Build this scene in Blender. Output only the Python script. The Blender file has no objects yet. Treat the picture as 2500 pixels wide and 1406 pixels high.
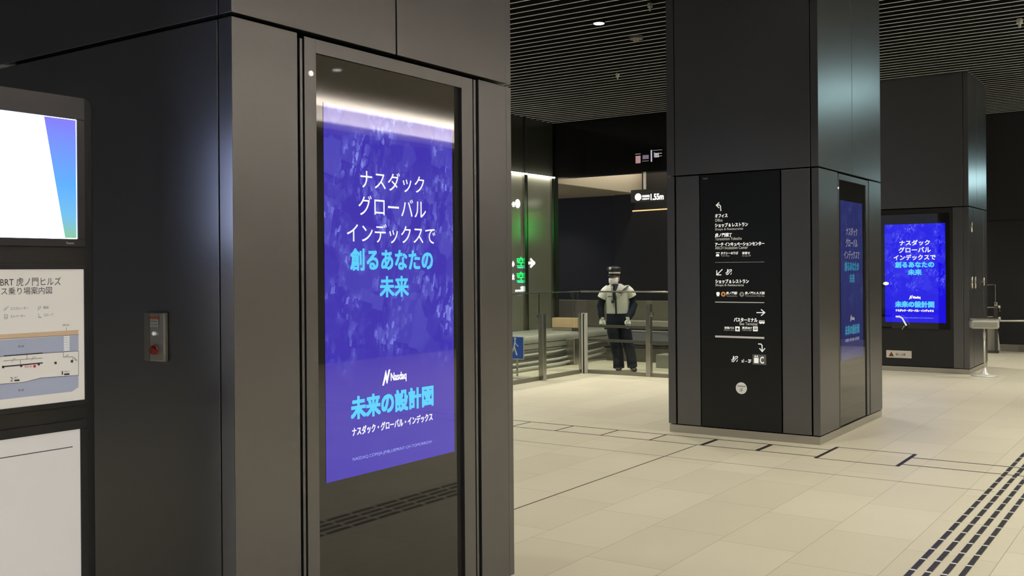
import bpy, math, random
from mathutils import Vector, Matrix
random.seed(7)
SC = bpy.context.scene
C = SC.collection

# ------------------------------------------------------------------ camera
F_PX, YAW, ROLL, EYE = 2450.0, math.radians(34.6), 0.0079, 1.67
cd = bpy.data.cameras.new('camera')
cam = bpy.data.objects.new('camera', cd); C.objects.link(cam)
cd.sensor_width = 36.0
cd.lens = 36.0 * F_PX / 2500.0
cd.shift_x = 0.0
cd.shift_y = -(703.0 - 663.0) / 2500.0
cam.location = (0, 0, EYE)
cam.rotation_euler = (Matrix.Rotation(YAW, 4, 'Z') @ Matrix.Rotation(math.radians(90), 4, 'X') @ Matrix.Rotation(-ROLL, 4, 'Z')).to_euler()
cd.clip_start = 0.05
SC.camera = cam

# ------------------------------------------------------------------ world, exposure
w = bpy.data.worlds.new('world'); SC.world = w; w.use_nodes = True
w.node_tree.nodes['Background'].inputs[0].default_value = (0.70, 0.76, 1.0, 1)
w.node_tree.nodes['Background'].inputs[1].default_value = 0.42
SC.view_settings.view_transform = 'Standard'
SC.view_settings.look = 'None'
SC.view_settings.gamma = 1.0
SC.view_settings.use_curve_mapping = False
SC.view_settings.exposure = 0.0
LAMP_W = 250.0

# ------------------------------------------------------------------ measuring helpers (photograph pixel -> point on a plane of the place)
Fv = Vector((-math.sin(YAW), math.cos(YAW))); Rv = Vector((math.cos(YAW), math.sin(YAW)))
def ray(u, v):
    a = u - 1250.0; b = 663.0 - v
    x = a + ROLL * b; y = b - ROLL * a
    return Vector((Fv.x + x / F_PX * Rv.x, Fv.y + x / F_PX * Rv.y, y / F_PX))
def on_x(u, v, X):
    d = ray(u, v); t = X / d.x
    return (d.y * t, EYE + d.z * t)          # (y, z) on the plane x = X
def on_y(u, v, Y):
    d = ray(u, v); t = Y / d.y
    return (d.x * t, EYE + d.z * t)          # (x, z) on the plane y = Y
def on_z(u, v, Z=0.0):
    d = ray(u, v); t = (Z - EYE) / d.z
    return (d.x * t, d.y * t)

# ------------------------------------------------------------------ materials
MATS = {}
def mat(name, col, rough=0.5, metal=0.0, emit=None, es=0.0, spec=0.5, coat=0.0, ior=1.5, bump=0.0, bscale=60.0, var=0.0, brushed=False):
    if name in MATS: return MATS[name]
    m = bpy.data.materials.new(name); m.use_nodes = True; nt = m.node_tree
    b = nt.nodes['Principled BSDF']
    b.inputs['Base Color'].default_value = (*col, 1)
    b.inputs['Roughness'].default_value = rough
    b.inputs['Metallic'].default_value = metal
    b.inputs['IOR'].default_value = ior
    b.inputs['Specular IOR Level'].default_value = spec
    b.inputs['Coat Weight'].default_value = coat
    b.inputs['Coat Roughness'].default_value = 0.03
    if emit:
        b.inputs['Emission Color'].default_value = (*emit, 1)
        b.inputs['Emission Strength'].default_value = es
    if bump or var:
        tc = nt.nodes.new('ShaderNodeTexCoord'); n = nt.nodes.new('ShaderNodeTexNoise')
        mp = nt.nodes.new('ShaderNodeMapping')
        if brushed: mp.inputs['Scale'].default_value = (1, 1, 0.03)
        nt.links.new(tc.outputs['Object'], mp.inputs[0]); nt.links.new(mp.outputs[0], n.inputs['Vector'])
        n.inputs['Scale'].default_value = bscale; n.inputs['Detail'].default_value = 3
        if bump:
            bp = nt.nodes.new('ShaderNodeBump'); bp.inputs['Strength'].default_value = bump; bp.inputs['Distance'].default_value = 0.002
            nt.links.new(n.outputs['Fac'], bp.inputs['Height']); nt.links.new(bp.outputs[0], b.inputs['Normal'])
        if var:
            mr = nt.nodes.new('ShaderNodeMapRange')
            mr.inputs[3].default_value = max(0.02, rough - var); mr.inputs[4].default_value = rough + var
            nt.links.new(n.outputs['Fac'], mr.inputs[0]); nt.links.new(mr.outputs[0], b.inputs['Roughness'])
    MATS[name] = m
    return m

def glass_mat(name, tint=(0.90, 0.93, 0.88), ior=1.5):
    m = bpy.data.materials.new(name); m.use_nodes = True; nt = m.node_tree
    for n in list(nt.nodes): nt.nodes.remove(n)
    out = nt.nodes.new('ShaderNodeOutputMaterial'); mix = nt.nodes.new('ShaderNodeMixShader')
    tr = nt.nodes.new('ShaderNodeBsdfTransparent'); tr.inputs[0].default_value = (*tint, 1)
    gl = nt.nodes.new('ShaderNodeBsdfGlossy'); gl.inputs['Roughness'].default_value = 0.01
    fr = nt.nodes.new('ShaderNodeFresnel'); fr.inputs[0].default_value = ior
    ge = nt.nodes.new('ShaderNodeNewGeometry'); ml = nt.nodes.new('ShaderNodeMath'); ml.operation = 'MULTIPLY'; iv = nt.nodes.new('ShaderNodeMath'); iv.operation = 'SUBTRACT'
    iv.inputs[0].default_value = 1.0; nt.links.new(ge.outputs['Backfacing'], iv.inputs[1]); nt.links.new(iv.outputs[0], ml.inputs[0]); nt.links.new(fr.outputs[0], ml.inputs[1])
    nt.links.new(ml.outputs[0], mix.inputs[0]); nt.links.new(tr.outputs[0], mix.inputs[1]); nt.links.new(gl.outputs[0], mix.inputs[2])
    nt.links.new(mix.outputs[0], out.inputs[0])
    MATS[name] = m
    return m

M_CLAD = mat('bronze_grey_cladding', (0.166, 0.166, 0.172), 0.36, 0.88, bump=0.04, bscale=350, var=0.03)
M_CORE = mat('black_joint', (0.004, 0.004, 0.004), 0.8)
M_PLINTH = mat('brushed_steel_plinth', (0.50, 0.48, 0.43), 0.32, 0.9, bump=0.05, bscale=120)
M_STEEL = mat('brushed_steel', (0.42, 0.41, 0.37), 0.25, 1.0, var=0.06, bscale=90, brushed=True)
M_STEELP = mat('polished_steel_wall', (0.58, 0.585, 0.50), 0.18, 0.35, var=0.05, bscale=8, bump=0.10)
M_DSTEEL = mat('dark_steel', (0.12, 0.12, 0.115), 0.35, 0.8)
M_WHITEM = mat('white_painted_metal', (0.62, 0.61, 0.55), 0.3, 0.2)
M_BGLASS = mat('black_glass', (0.010, 0.010, 0.009), 0.03, 0.0, ior=1.65)
M_BPANEL = mat('black_sign_panel', (0.006, 0.007, 0.007), 0.30, 0.0, spec=0.4)
M_BLACK = mat('black_paint', (0.010, 0.010, 0.011), 0.45)
M_BOARD = mat('charcoal_frame', (0.018, 0.019, 0.024), 0.38, 0.3)
M_BWALL = mat('black_wall_panel', (0.008, 0.008, 0.010), 0.5)
M_BWALL2 = mat('brown_black_wall_panel', (0.014, 0.012, 0.011), 0.5)
M_FASCIA = mat('glossy_black_fascia', (0.006, 0.006, 0.006), 0.12)
M_SLATD = mat('slat_side_black', (0.004, 0.004, 0.004), 0.7)
M_SLAT = mat('slat_edge_grey', (0.78, 0.78, 0.78), 0.5, 0.0)
M_BROWNC = mat('brown_soffit', (0.42, 0.34, 0.27), 0.6)
M_CREAM = mat('cream_bulkhead', (0.62, 0.54, 0.44), 0.7)
M_PARAPET = mat('beige_parapet', (0.34, 0.31, 0.25), 0.6, var=0.05, bscale=5)
M_WHITE = mat('white_lettering', (0.75, 0.75, 0.72), 0.5, emit=(1, 1, 0.97), es=0.48)
M_LGREY = mat('grey_lettering', (0.70, 0.70, 0.68), 0.5, emit=(1, 1, 1), es=0.06)
M_INK = mat('dark_grey_ink', (0.05, 0.05, 0.055), 0.6)
M_GLASS = glass_mat('barrier_glass')
def emis(name, c, s): return mat(name, (0.0, 0.0, 0.0), 0.25, emit=c, es=s)

def N(nt, t, **k):
    n = nt.nodes.new(t)
    for a, b in k.items(): setattr(n, a, b)
    return n
def math_n(nt, op, a, b=None, c=None):
    n = nt.nodes.new('ShaderNodeMath'); n.operation = op
    for i, x in enumerate((a, b, c)):
        if x is None: continue
        if isinstance(x, (int, float)): n.inputs[i].default_value = x
        else: nt.links.new(x, n.inputs[i])
    return n.outputs[0]

def floor_material():
    m = bpy.data.materials.new('beige_stone_tiles'); m.use_nodes = True; nt = m.node_tree
    b = nt.nodes['Principled BSDF']
    tc = N(nt, 'ShaderNodeTexCoord'); sp = N(nt, 'ShaderNodeSeparateXYZ'); nt.links.new(tc.outputs['Object'], sp.inputs[0])
    x, y = sp.outputs[0], sp.outputs[1]
    sx = math_n(nt, 'DIVIDE', math_n(nt, 'ADD', x, 1.475), 0.504)
    ix = math_n(nt, 'FLOOR', sx); fx = math_n(nt, 'FRACT', sx)
    wn = N(nt, 'ShaderNodeTexWhiteNoise', noise_dimensions='1D'); nt.links.new(ix, wn.inputs['W'])
    sy = math_n(nt, 'ADD', math_n(nt, 'DIVIDE', y, 0.86), math_n(nt, 'MULTIPLY', wn.outputs['Value'], 3.0))
    iy = math_n(nt, 'FLOOR', sy); fy = math_n(nt, 'FRACT', sy)
    def edge(f, wdt):      # 1 in the joint
        d = math_n(nt, 'MINIMUM', f, math_n(nt, 'SUBTRACT', 1.0, f))
        return math_n(nt, 'LESS_THAN', d, wdt)
    j = math_n(nt, 'MAXIMUM', edge(fx, 0.0030), edge(fy, 0.0019))
    cmb = N(nt, 'ShaderNodeCombineXYZ'); nt.links.new(ix, cmb.inputs[0]); nt.links.new(iy, cmb.inputs[1])
    wt = N(nt, 'ShaderNodeTexWhiteNoise', noise_dimensions='3D'); nt.links.new(cmb.outputs[0], wt.inputs['Vector'])
    ns = N(nt, 'ShaderNodeTexNoise'); ns.inputs['Scale'].default_value = 1.6; ns.inputs['Detail'].default_value = 6
    nt.links.new(tc.outputs['Object'], ns.inputs['Vector'])
    nf = N(nt, 'ShaderNodeTexNoise'); nf.inputs['Scale'].default_value = 140; nf.inputs['Detail'].default_value = 3
    nt.links.new(tc.outputs['Object'], nf.inputs['Vector'])
    f = math_n(nt, 'ADD', math_n(nt, 'MULTIPLY', wt.outputs['Value'], 0.34), math_n(nt, 'ADD', math_n(nt, 'MULTIPLY', ns.outputs['Fac'], 0.45), math_n(nt, 'MULTIPLY', nf.outputs['Fac'], 0.25)))
    cr = N(nt, 'ShaderNodeValToRGB')
    cr.color_ramp.elements[0].position = 0.2; cr.color_ramp.elements[0].color = (0.530, 0.482, 0.362, 1)
    cr.color_ramp.elements[1].position = 0.85; cr.color_ramp.elements[1].color = (0.625, 0.573, 0.440, 1)
    nt.links.new(f, cr.inputs[0])
    mx = N(nt, 'ShaderNodeMix', data_type='RGBA'); nt.links.new(j, mx.inputs[0]); nt.links.new(cr.outputs[0], mx.inputs[6])
    mx.inputs[7].default_value = (0.24, 0.20, 0.14, 1)
    nt.links.new(mx.outputs[2], b.inputs['Base Color'])
    b.inputs['Roughness'].default_value = 0.42
    b.inputs['Specular IOR Level'].default_value = 0.35
    bp = N(nt, 'ShaderNodeBump'); bp.inputs['Strength'].default_value = 0.12; bp.inputs['Distance'].default_value = 0.002
    nt.links.new(nf.outputs['Fac'], bp.inputs['Height']); nt.links.new(bp.outputs[0], b.inputs['Normal'])
    return m

def ad_material(name, base, light, k):
    """lit display picture: an aerial city view in blues fading to plain blue at the foot"""
    m = bpy.data.materials.new(name); m.use_nodes = True; nt = m.node_tree
    b = nt.nodes['Principled BSDF']
    b.inputs['Base Color'].default_value = (0.008, 0.008, 0.010, 1); b.inputs['Roughness'].default_value = 0.03; b.inputs['IOR'].default_value = 1.65
    uv = N(nt, 'ShaderNodeTexCoord'); sp = N(nt, 'ShaderNodeSeparateXYZ'); nt.links.new(uv.outputs['UV'], sp.inputs[0])
    mp = N(nt, 'ShaderNodeMapping'); mp.inputs['Scale'].default_value = (1.0, 1.75, 1); mp.inputs['Rotation'].default_value = (0, 0, 0.22)
    nt.links.new(uv.outputs['UV'], mp.inputs[0])
    warp = N(nt, 'ShaderNodeTexNoise'); warp.inputs['Scale'].default_value = 3.0; nt.links.new(mp.outputs[0], warp.inputs['Vector'])
    def vor(scale, stretch):
        m2 = N(nt, 'ShaderNodeMapping'); m2.inputs['Scale'].default_value = stretch; nt.links.new(mp.outputs[0], m2.inputs[0])
        v = N(nt, 'ShaderNodeTexVoronoi', distance='CHEBYCHEV'); v.inputs['Scale'].default_value = scale; nt.links.new(m2.outputs[0], v.inputs['Vector'])
        s = N(nt, 'ShaderNodeSeparateColor'); nt.links.new(v.outputs['Color'], s.inputs[0])
        return s.outputs[0], v.outputs['Distance']
    a, da = vor(7, (1, 0.8, 1)); c, dc = vor(26, (1, 0.6, 1)); e, de = vor(64, (1, 0.5, 1))
    big = math_n(nt, 'POWER', a, 2.0)
    mid = math_n(nt, 'POWER', c, 4.0)
    fin = math_n(nt, 'MULTIPLY', math_n(nt, 'POWER', e, 8.0), 1.0)
    msk = N(nt, 'ShaderNodeTexNoise'); msk.inputs['Scale'].default_value = 4.5; msk.inputs['Detail'].default_value = 2; nt.links.new(mp.outputs[0], msk.inputs['Vector'])
    mr = N(nt, 'ShaderNodeMapRange', interpolation_type='SMOOTHSTEP'); nt.links.new(msk.outputs['Fac'], mr.inputs[0]); mr.inputs[1].default_value = 0.40; mr.inputs[2].default_value = 0.72
    s = math_n(nt, 'ADD', math_n(nt, 'MULTIPLY', big, 0.12), math_n(nt, 'MULTIPLY', mr.outputs[0], math_n(nt, 'ADD', math_n(nt, 'MULTIPLY', mid, 0.55), math_n(nt, 'MULTIPLY', fin, 0.8))))
    ft = N(nt, 'ShaderNodeMapRange', interpolation_type='SMOOTHSTEP')
    hh = math_n(nt, 'ADD', sp.outputs[1], math_n(nt, 'MULTIPLY', math_n(nt, 'SUBTRACT', warp.outputs['Fac'], 0.5), 0.34))
    nt.links.new(hh, ft.inputs[0]); ft.inputs[1].default_value = 0.27; ft.inputs[2].default_value = 0.36
    s = math_n(nt, 'MULTIPLY', s, ft.outputs[0])
    mx = N(nt, 'ShaderNodeMix', data_type='RGBA'); nt.links.new(s, mx.inputs[0]); mx.inputs[6].default_value = (*base, 1); mx.inputs[7].default_value = (*light, 1)
    nt.links.new(mx.outputs[2], b.inputs['Emission Color']); b.inputs['Emission Strength'].default_value = k
    return m

# ------------------------------------------------------------------ object helpers
ORG = {}
def put(o, parent=None, origin=(0, 0, 0)):
    C.objects.link(o)
    if parent is not None: o.parent = parent
    ORG[o.name] = Vector(origin)
def tag(o, label=None, cat=None, group=None, kind=None):
    if label: o['label'] = label
    if cat: o['category'] = cat
    if group: o['group'] = group
    if kind: o['kind'] = kind
    return o
def thing(name, loc, label, cat, group=None, rz=0.0):
    o = bpy.data.objects.new(name, None); o.empty_display_size = 0.1
    o.location = loc; o.rotation_euler = (0, 0, rz)
    put(o, None, loc); o['_local'] = 1 if rz else 0
    tag(o, label, cat, group); return o

class MB:
    def __init__(s): s.v = []; s.f = []; s.uv = None; s.sm = False
    def box(s, x0, x1, y0, y1, z0, z1):
        n = len(s.v)
        s.v += [(x, y, z) for z in (z0, z1) for y in (y0, y1) for x in (x0, x1)]
        s.f += [tuple(n + i for i in q) for q in ((0, 2, 3, 1), (4, 5, 7, 6), (0, 1, 5, 4), (2, 6, 7, 3), (0, 4, 6, 2), (1, 3, 7, 5))]
        return s
    def poly(s, pts):
        n = len(s.v); s.v += [tuple(p) for p in pts]; s.f.append(tuple(range(n, n + len(pts)))); return s
    def prism(s, pts, d):       # extrude polygon by vector d
        n = len(s.v); k = len(pts); d = Vector(d)
        s.v += [tuple(p) for p in pts] + [tuple(Vector(p) + d) for p in pts]
        s.f.append(tuple(range(n + k - 1, n - 1, -1))); s.f.append(tuple(range(n + k, n + 2 * k)))
        for i in range(k): s.f.append((n + i, n + (i + 1) % k, n + k + (i + 1) % k, n + k + i))
        return s
    def tube(s, pts, r, seg=12, cap=True, flat=1.0, up=(0, 0, 1)):
        pts = [Vector(p) for p in pts]
        rs = r if isinstance(r, (list, tuple)) else [r] * len(pts)
        rings = []; ref = Vector(up)
        for i, p in enumerate(pts):
            t = (pts[min(i + 1, len(pts) - 1)] - pts[max(i - 1, 0)]).normalized()
            a = ref.cross(t)
            if a.length < 1e-3: a = Vector((1, 0, 0)).cross(t)
            if a.length < 1e-3: a = Vector((0, 1, 0)).cross(t)
            a.normalize(); b = t.cross(a).normalized(); n = len(s.v)
            rr = rs[i]; ra, rb = (rr if isinstance(rr, (tuple, list)) else (rr, rr * flat))
            s.v += [tuple(p + a * math.cos(2 * math.pi * k / seg) * ra + b * math.sin(2 * math.pi * k / seg) * rb) for k in range(seg)]
            rings.append(n)
        for i in range(len(rings) - 1):
            for k in range(seg): s.f.append((rings[i] + k, rings[i] + (k + 1) % seg, rings[i + 1] + (k + 1) % seg, rings[i + 1] + k))
        if cap:
            s.f.append(tuple(rings[0] + k for k in range(seg - 1, -1, -1))); s.f.append(tuple(rings[-1] + k for k in range(seg)))
        return s
    def rings(s, rg, seg=20, cap=True, pw=1.0):
        """horizontal elliptic rings: (cx, cy, z, rx, ry)"""
        st = []
        for (cx, cy, z, rx, ry) in rg:
            st.append(len(s.v))
            for k in range(seg):
                c, q = math.cos(2 * math.pi * k / seg), math.sin(2 * math.pi * k / seg)
                s.v.append((cx + math.copysign(abs(c) ** pw, c) * rx, cy + math.copysign(abs(q) ** pw, q) * ry, z))
        for i in range(len(st) - 1):
            for k in range(seg): s.f.append((st[i] + k, st[i] + (k + 1) % seg, st[i + 1] + (k + 1) % seg, st[i + 1] + k))
        if cap:
            s.f.append(tuple(st[0] + k for k in range(seg - 1, -1, -1))); s.f.append(tuple(st[-1] + k for k in range(seg)))
        return s
    def ball(s, c, r, seg=14, rgs=8):
        c = Vector(c); r = r if isinstance(r, (tuple, list)) else (r, r, r)
        return s.rings([(c.x, c.y, c.z - r[2] * math.cos(math.pi * (i + 0.02) / (rgs + 0.04)), r[0] * math.sin(math.pi * (i + 0.02) / (rgs + 0.04)) + 1e-4, r[1] * math.sin(math.pi * (i + 0.02) / (rgs + 0.04)) + 1e-4) for i in range(rgs + 1)], seg)
    def build(s, name, m, parent=None, bevel=0.0, smooth=False, sub=0, local=False):
        me = bpy.data.meshes.new(name)
        if parent is not None: org = Vector((0, 0, 0)) if local else ORG[parent.name]
        else:
            lo = [min(p[i] for p in s.v) for i in range(3)]; hi = [max(p[i] for p in s.v) for i in range(3)]
            org = Vector(((lo[0] + hi[0]) / 2, (lo[1] + hi[1]) / 2, lo[2]))
        me.from_pydata([tuple(Vector(p) - org) for p in s.v], [], s.f); me.update()
        if m: me.materials.append(m)
        o = bpy.data.objects.new(name, me)
        if parent is None: o.location = org; put(o, None, org)
        else: put(o, parent, (0, 0, 0) if local else org)
        if smooth:
            for p in me.polygons: p.use_smooth = True
        if bevel:
            b = o.modifiers.new('bevel', 'BEVEL'); b.width = bevel; b.segments = 2; b.limit_method = 'ANGLE'; b.harden_normals = False
        if sub:
            b = o.modifiers.new('sub', 'SUBSURF'); b.levels = sub; b.render_levels = sub
        return o

# planes for flat work:  'x' = faces +X (reads along +Y);  'y' = faces -Y (reads along +X)
def P(pl, at, a, z, off=0.0):
    return (at + off, a, z) if pl == 'x' else (a, at - off, z)

GLY = {}
def glyphs(txt):
    """outline of a text in its own units, as (verts, faces)"""
    if txt in GLY: return GLY[txt]
    cu = bpy.data.curves.new('t', 'FONT'); cu.body = txt; cu.size = 1.0; cu.resolution_u = 3
    o = bpy.data.objects.new('t', cu); C.objects.link(o)
    bpy.context.view_layer.update()
    dg = bpy.context.evaluated_depsgraph_get()
    me = bpy.data.meshes.new_from_object(o.evaluated_get(dg))
    v = [(p.co.x, p.co.y) for p in me.vertices]; f = [tuple(p.vertices) for p in me.polygons]
    bpy.data.objects.remove(o); bpy.data.curves.remove(cu); bpy.data.meshes.remove(me)
    GLY[txt] = (v, f); return GLY[txt]

def write(mb, txt, pl, at, a0, a1, z0, z1, off=0.002, bold=0.0, slope=0.0):
    """lay txt so that its ink fills the rectangle a0..a1 x z0..z1"""
    v, f = glyphs(txt)
    if not v: return
    x0 = min(p[0] for p in v); x1 = max(p[0] for p in v); y0 = min(p[1] for p in v); y1 = max(p[1] for p in v)
    sx = (a1 - a0) / max(x1 - x0, 1e-6); sz = (z1 - z0) / max(y1 - y0, 1e-6)
    shifts = [(0, 0)] if not bold else [(dx * bold, dz * bold) for dx in (-1, 0, 1) for dz in (-1, 0, 1)]
    for q, (dx, dz) in enumerate(shifts):
        n = len(mb.v)
        for (x, y) in v:
            mb.v.append(P(pl, at, a0 + (x - x0) * sx + dx, z0 + (y - y0) * sz + dz, off + q * 0.00005))
        mb.f += [tuple(n + i for i in p) for p in f]

def rect(mb, pl, at, a0, a1, z0, z1, off=0.002):
    mb.poly([P(pl, at, a0, z0, off), P(pl, at, a1, z0, off), P(pl, at, a1, z1, off), P(pl, at, a0, z1, off)])
def flatpoly(mb, pl, at, pts, off=0.002):
    mb.poly([P(pl, at, a, z, off) for a, z in pts])
def stroke(mb, pl, at, pts, wdt, off=0.0025):
    for (a, b) in zip(pts, pts[1:]):
        off += 0.00015
        dx, dz = b[0] - a[0], b[1] - a[1]; l = math.hypot(dx, dz) or 1; ex, ez = dx / l * wdt / 2, dz / l * wdt / 2
        nx, nz = -ez, ex
        flatpoly(mb, pl, at, [(a[0] - ex + nx, a[1] - ez + nz), (a[0] - ex - nx, a[1] - ez - nz), (b[0] + ex - nx, b[1] + ez - nz), (b[0] + ex + nx, b[1] + ez + nz)][::-1], off)
def disc(mb, pl, at, a, z, r, off=0.002, seg=28):
    flatpoly(mb, pl, at, [(a + r * math.cos(2 * math.pi * k / seg), z + r * math.sin(2 * math.pi * k / seg)) for k in range(seg)], off)

# ================================================================== SETTING
CEIL = 4.75
fl = MB().box(-17, 9.0, -9, 22.3, -0.2, 0.0).build('floor', floor_material()); fl['kind'] = 'structure'
# move the floor's texture space to the world: keep origin at zero
fl.data.transform(Matrix.Translation(fl.location)); fl.location = (0, 0, 0)

mb = MB(); mb.box(-17, 9.0, -9, 22.3, CEIL + 0.22, CEIL + 0.4)
mb.f and None
ce = mb
k = 0
y = -8.9
top = []
while y < 22.0:
    ce.box(-16.9 if y > 17.9 else -11.165, 2.6, y - 0.006, y + 0.006, CEIL + 0.01, CEIL + 0.10)
    y += 0.2
ceil = ce.build('ceiling', M_SLATD); ceil['kind'] = 'structure'
ceil.data.materials.append(M_SLAT); ceil.data.materials.append(M_SLATD)
sl = MB(); y = -8.9
while y < 22.0:
    sl.box(-16.9 if y > 17.9 else -11.165, 2.6, y - 0.009, y + 0.009, CEIL, CEIL + 0.004); y += 0.2
sl.build('slat_edge', M_SLAT, ceil)

def struct(name, x0, x1, y0, y1, z0, z1, m, bevel=0.0):
    o = MB().box(x0, x1, y0, y1, z0, z1).build(name, m, bevel=bevel); o['kind'] = 'structure'; return o

struct('wall_left', -11.45, -11.15, 12.5, 17.72, 0, 3.60, M_STEELP)
struct('wall_left_near', -11.45, -11.15, -9.0, 12.495, 0, CEIL + 0.2, mat('blue_grey_wall', (0.24, 0.25, 0.30), 0.5))
o = struct('trim_1', -11.40, -11.17, 12.5, 17.72, 3.66, CEIL + 0.2, mat('dark_olive_gloss_panel', (0.030, 0.032, 0.026), 0.14))
struct('trim_2', -11.42, -11.13, 17.72, 17.86, 0, 3.62, M_DSTEEL)
struct('wall_back', -17, 9.0, 22.1, 22.3, 0, CEIL + 0.3, M_BWALL)
struct('trim_3', -12.05, -4.2, 21.98, 22.1, 0, 3.56, M_BWALL2)
struct('trim_4', -11.46, -4.7, 17.82, 18.1, 3.62, CEIL + 0.2, M_FASCIA)
struct('trim_5', -17, -11.45, 18.1, 22.1, 3.55, 3.62, M_BROWNC)
struct('trim_6', -11.45, -11.35, 18.1, 22.1, 3.55, CEIL, M_CREAM)
struct('trim_10', -11.15, -11.10, 16.55, 16.64, 0, 3.60, M_STEEL)
struct('trim_11', -11.15, -11.135, 16.645, 16.72, 0, CEIL + 0.2, M_CORE)
struct('trim_12', -11.15, -11.11, 17.58, 17.66, 0, 3.60, M_STEEL)
struct('trim_7', -4.0, 9.0, 22.04, 22.1, 0.0, 0.14, mat('grey_stone_kerb', (0.16, 0.15, 0.12), 0.6))
struct('trim_8', -4.0, 9.0, 22.085, 22.1, 2.60, 2.615, M_CORE)
struct('wall_right', 7.4, 7.7, -9, 22.3, 0, CEIL + 0.2, mat('grey_metal_wall_panel', (0.30, 0.29, 0.28), 0.5, 0.2))
struct('trim_9', 2.6, 7.4, -9, 22.2, CEIL, CEIL + 0.05, mat('pale_plaster_ceiling_band', (0.70, 0.66, 0.60), 0.8))

# cove lights -----------------------------------------------------------
def area(name, loc, sx, sy, power, col, rot, parent=None):
    l = bpy.data.lights.new(name, 'AREA'); l.shape = 'RECTANGLE'; l.size = sx; l.size_y = sy; l.energy = power; l.color = col
    o = bpy.data.objects.new(name, l); C.objects.link(o); o.rotation_euler = rot
    if parent is not None: o.parent = parent; o.location = Vector(loc) - ORG[parent.name]
    else: o.location = loc
    return o
cv = thing('cove_light', (7.2, 6.5, CEIL - 0.5), 'long warm white cove light along the top of the opposite wall', 'light')
MB().box(7.02, 7.38, -8.5, 21.8, CEIL - 0.48, CEIL - 0.44).build('ledge', M_WHITEM, cv)
MB().box(7.00, 7.03, -8.5, 21.8, CEIL - 0.48, CEIL - 0.36).build('lip', M_WHITEM, cv)
MB().box(7.10, 7.16, -8.4, 21.7, CEIL - 0.43, CEIL - 0.39).build('tube', emis('warm_tube', (1.0, 0.93, 0.86), 210.0), cv)
cv = thing('cove_light', (-11.08, 12, 3.60), 'thin warm white light strip along the top of the steel wall', 'light')
MB().box(-11.14, -11.09, 12.6, 17.68, 3.605, 3.625).build('tube', emis('steel_wall_strip', (1.0, 0.95, 0.80), 14.0), cv)
cv = thing('cove_light', (-10.9, 20.0, 4.5), 'warm cove light washing the cream bulkhead behind the black fascia', 'light')
MB().box(-10.93, -10.88, 18.2, 21.9, 4.52, 4.60).build('tube', emis('bulkhead_strip', (1.0, 0.88, 0.72), 34.0), cv)
MB().box(-10.875, -10.80, 18.2, 21.9, 4.48, 4.72).build('shade', M_BLACK, cv)

# downlights ------------------------------------------------------------
def downlight(x, y, z=CEIL, power=LAMP_W, label='small round recessed downlight in the dark ceiling, out of the picture', col=(1.0, 0.965, 0.865)):
    t = thing('downlight', (x, y, z - 0.01), label, 'light', 'recessed ceiling downlights')
    m = MB(); m.tube([(x, y, z - 0.012), (x, y, z + 0.05)], 0.078, 24); m.build('trim_ring', M_BLACK, t)
    m = MB(); m.tube([(x, y, z - 0.016), (x, y, z - 0.0125)], 0.066, 24); m.build('lens', emis('downlight_lens', (1.0, 0.97, 0.90), 6.0), t)
    l = bpy.data.lights.new('lamp', 'SPOT'); l.energy = power; l.spot_size = math.radians(116); l.spot_blend = 0.9; l.shadow_soft_size = 0.10; l.color = col
    lo = bpy.data.objects.new('lamp', l); C.objects.link(lo); lo.parent = t; lo.location = (0, 0, -0.04)
    return t
downlight(-6.16, 10.87, label='small round bright downlight in the slatted ceiling left of the sign column')
LIGHTS = [(-6.2, 7.2, 'the floor covers left of the middle column'), (-6.2, 3.6, 'the floor behind the foreground column'), (-1.0, 3.2, 'the near end of the dark guide strips'), (-1.0, 6.2, 'the guide strips in the foreground'),
          (-1.0, 9.2, 'the guide strips where they cross the floor covers'), (-0.8, 12.4, 'the guide strips beyond the floor covers'), (-0.9, 15.6, 'the guide strips level with the far column'), (-1.0, 19.0, 'the long bar at the far right'),
          (1.8, 3.2, 'the aisle to the right of the camera'), (1.8, 6.2, 'the aisle right of the guide strips'), (1.8, 9.2, 'the aisle right of the floor covers'), (1.8, 12.4, 'the aisle right of the middle column'), (1.8, 15.6, 'the aisle right of the far column'), (1.8, 19.0, 'the aisle near the back wall'),
          (4.8, 1.0, 'the nearest part of the cove-lit side'), (4.8, 6.0, 'the second bay of the cove-lit side'), (4.8, 11.0, 'the third bay of the cove-lit side'), (4.8, 16.0, 'the last bay of the cove-lit side'),
          (-5.6, 13.6, 'the floor behind the middle column'), (-9.4, 12.4, 'the escalator housing'), (-9.0, 8.4, 'the floor near the steel wall'), (-6.6, 15.4, 'the stone kerb behind the glass barrier'), (-4.9, 19.6, 'the back wall left of the far column'),
          (-7.6, 20.4, 'the space behind the black fascia'), (-9.6, 13.6, 'the corner of the glass barrier'), (1.8, 0.0, 'the floor right beside the camera'), (-3.9, 7.2, 'the floor between the two front columns'), (-9.2, 3.4, 'the blue-grey side wall'), (-9.2, -1.0, 'the near end of the blue-grey side wall'), (-6.5, -2.5, 'the floor behind the notice board')]
for (x, y, wh) in LIGHTS: downlight(x, y, CEIL, LAMP_W * (1.0 if y < 9.0 else 1.25 if y < 12 else 1.7), label='recessed ceiling downlight over ' + wh)
for (x, y, wh) in ((-12.6, 19.2, 'front'), (-13.6, 21.0, 'rear')): downlight(x, y, 3.55, 120.0, label='recessed downlight in the low brown soffit, towards its ' + wh)

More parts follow.
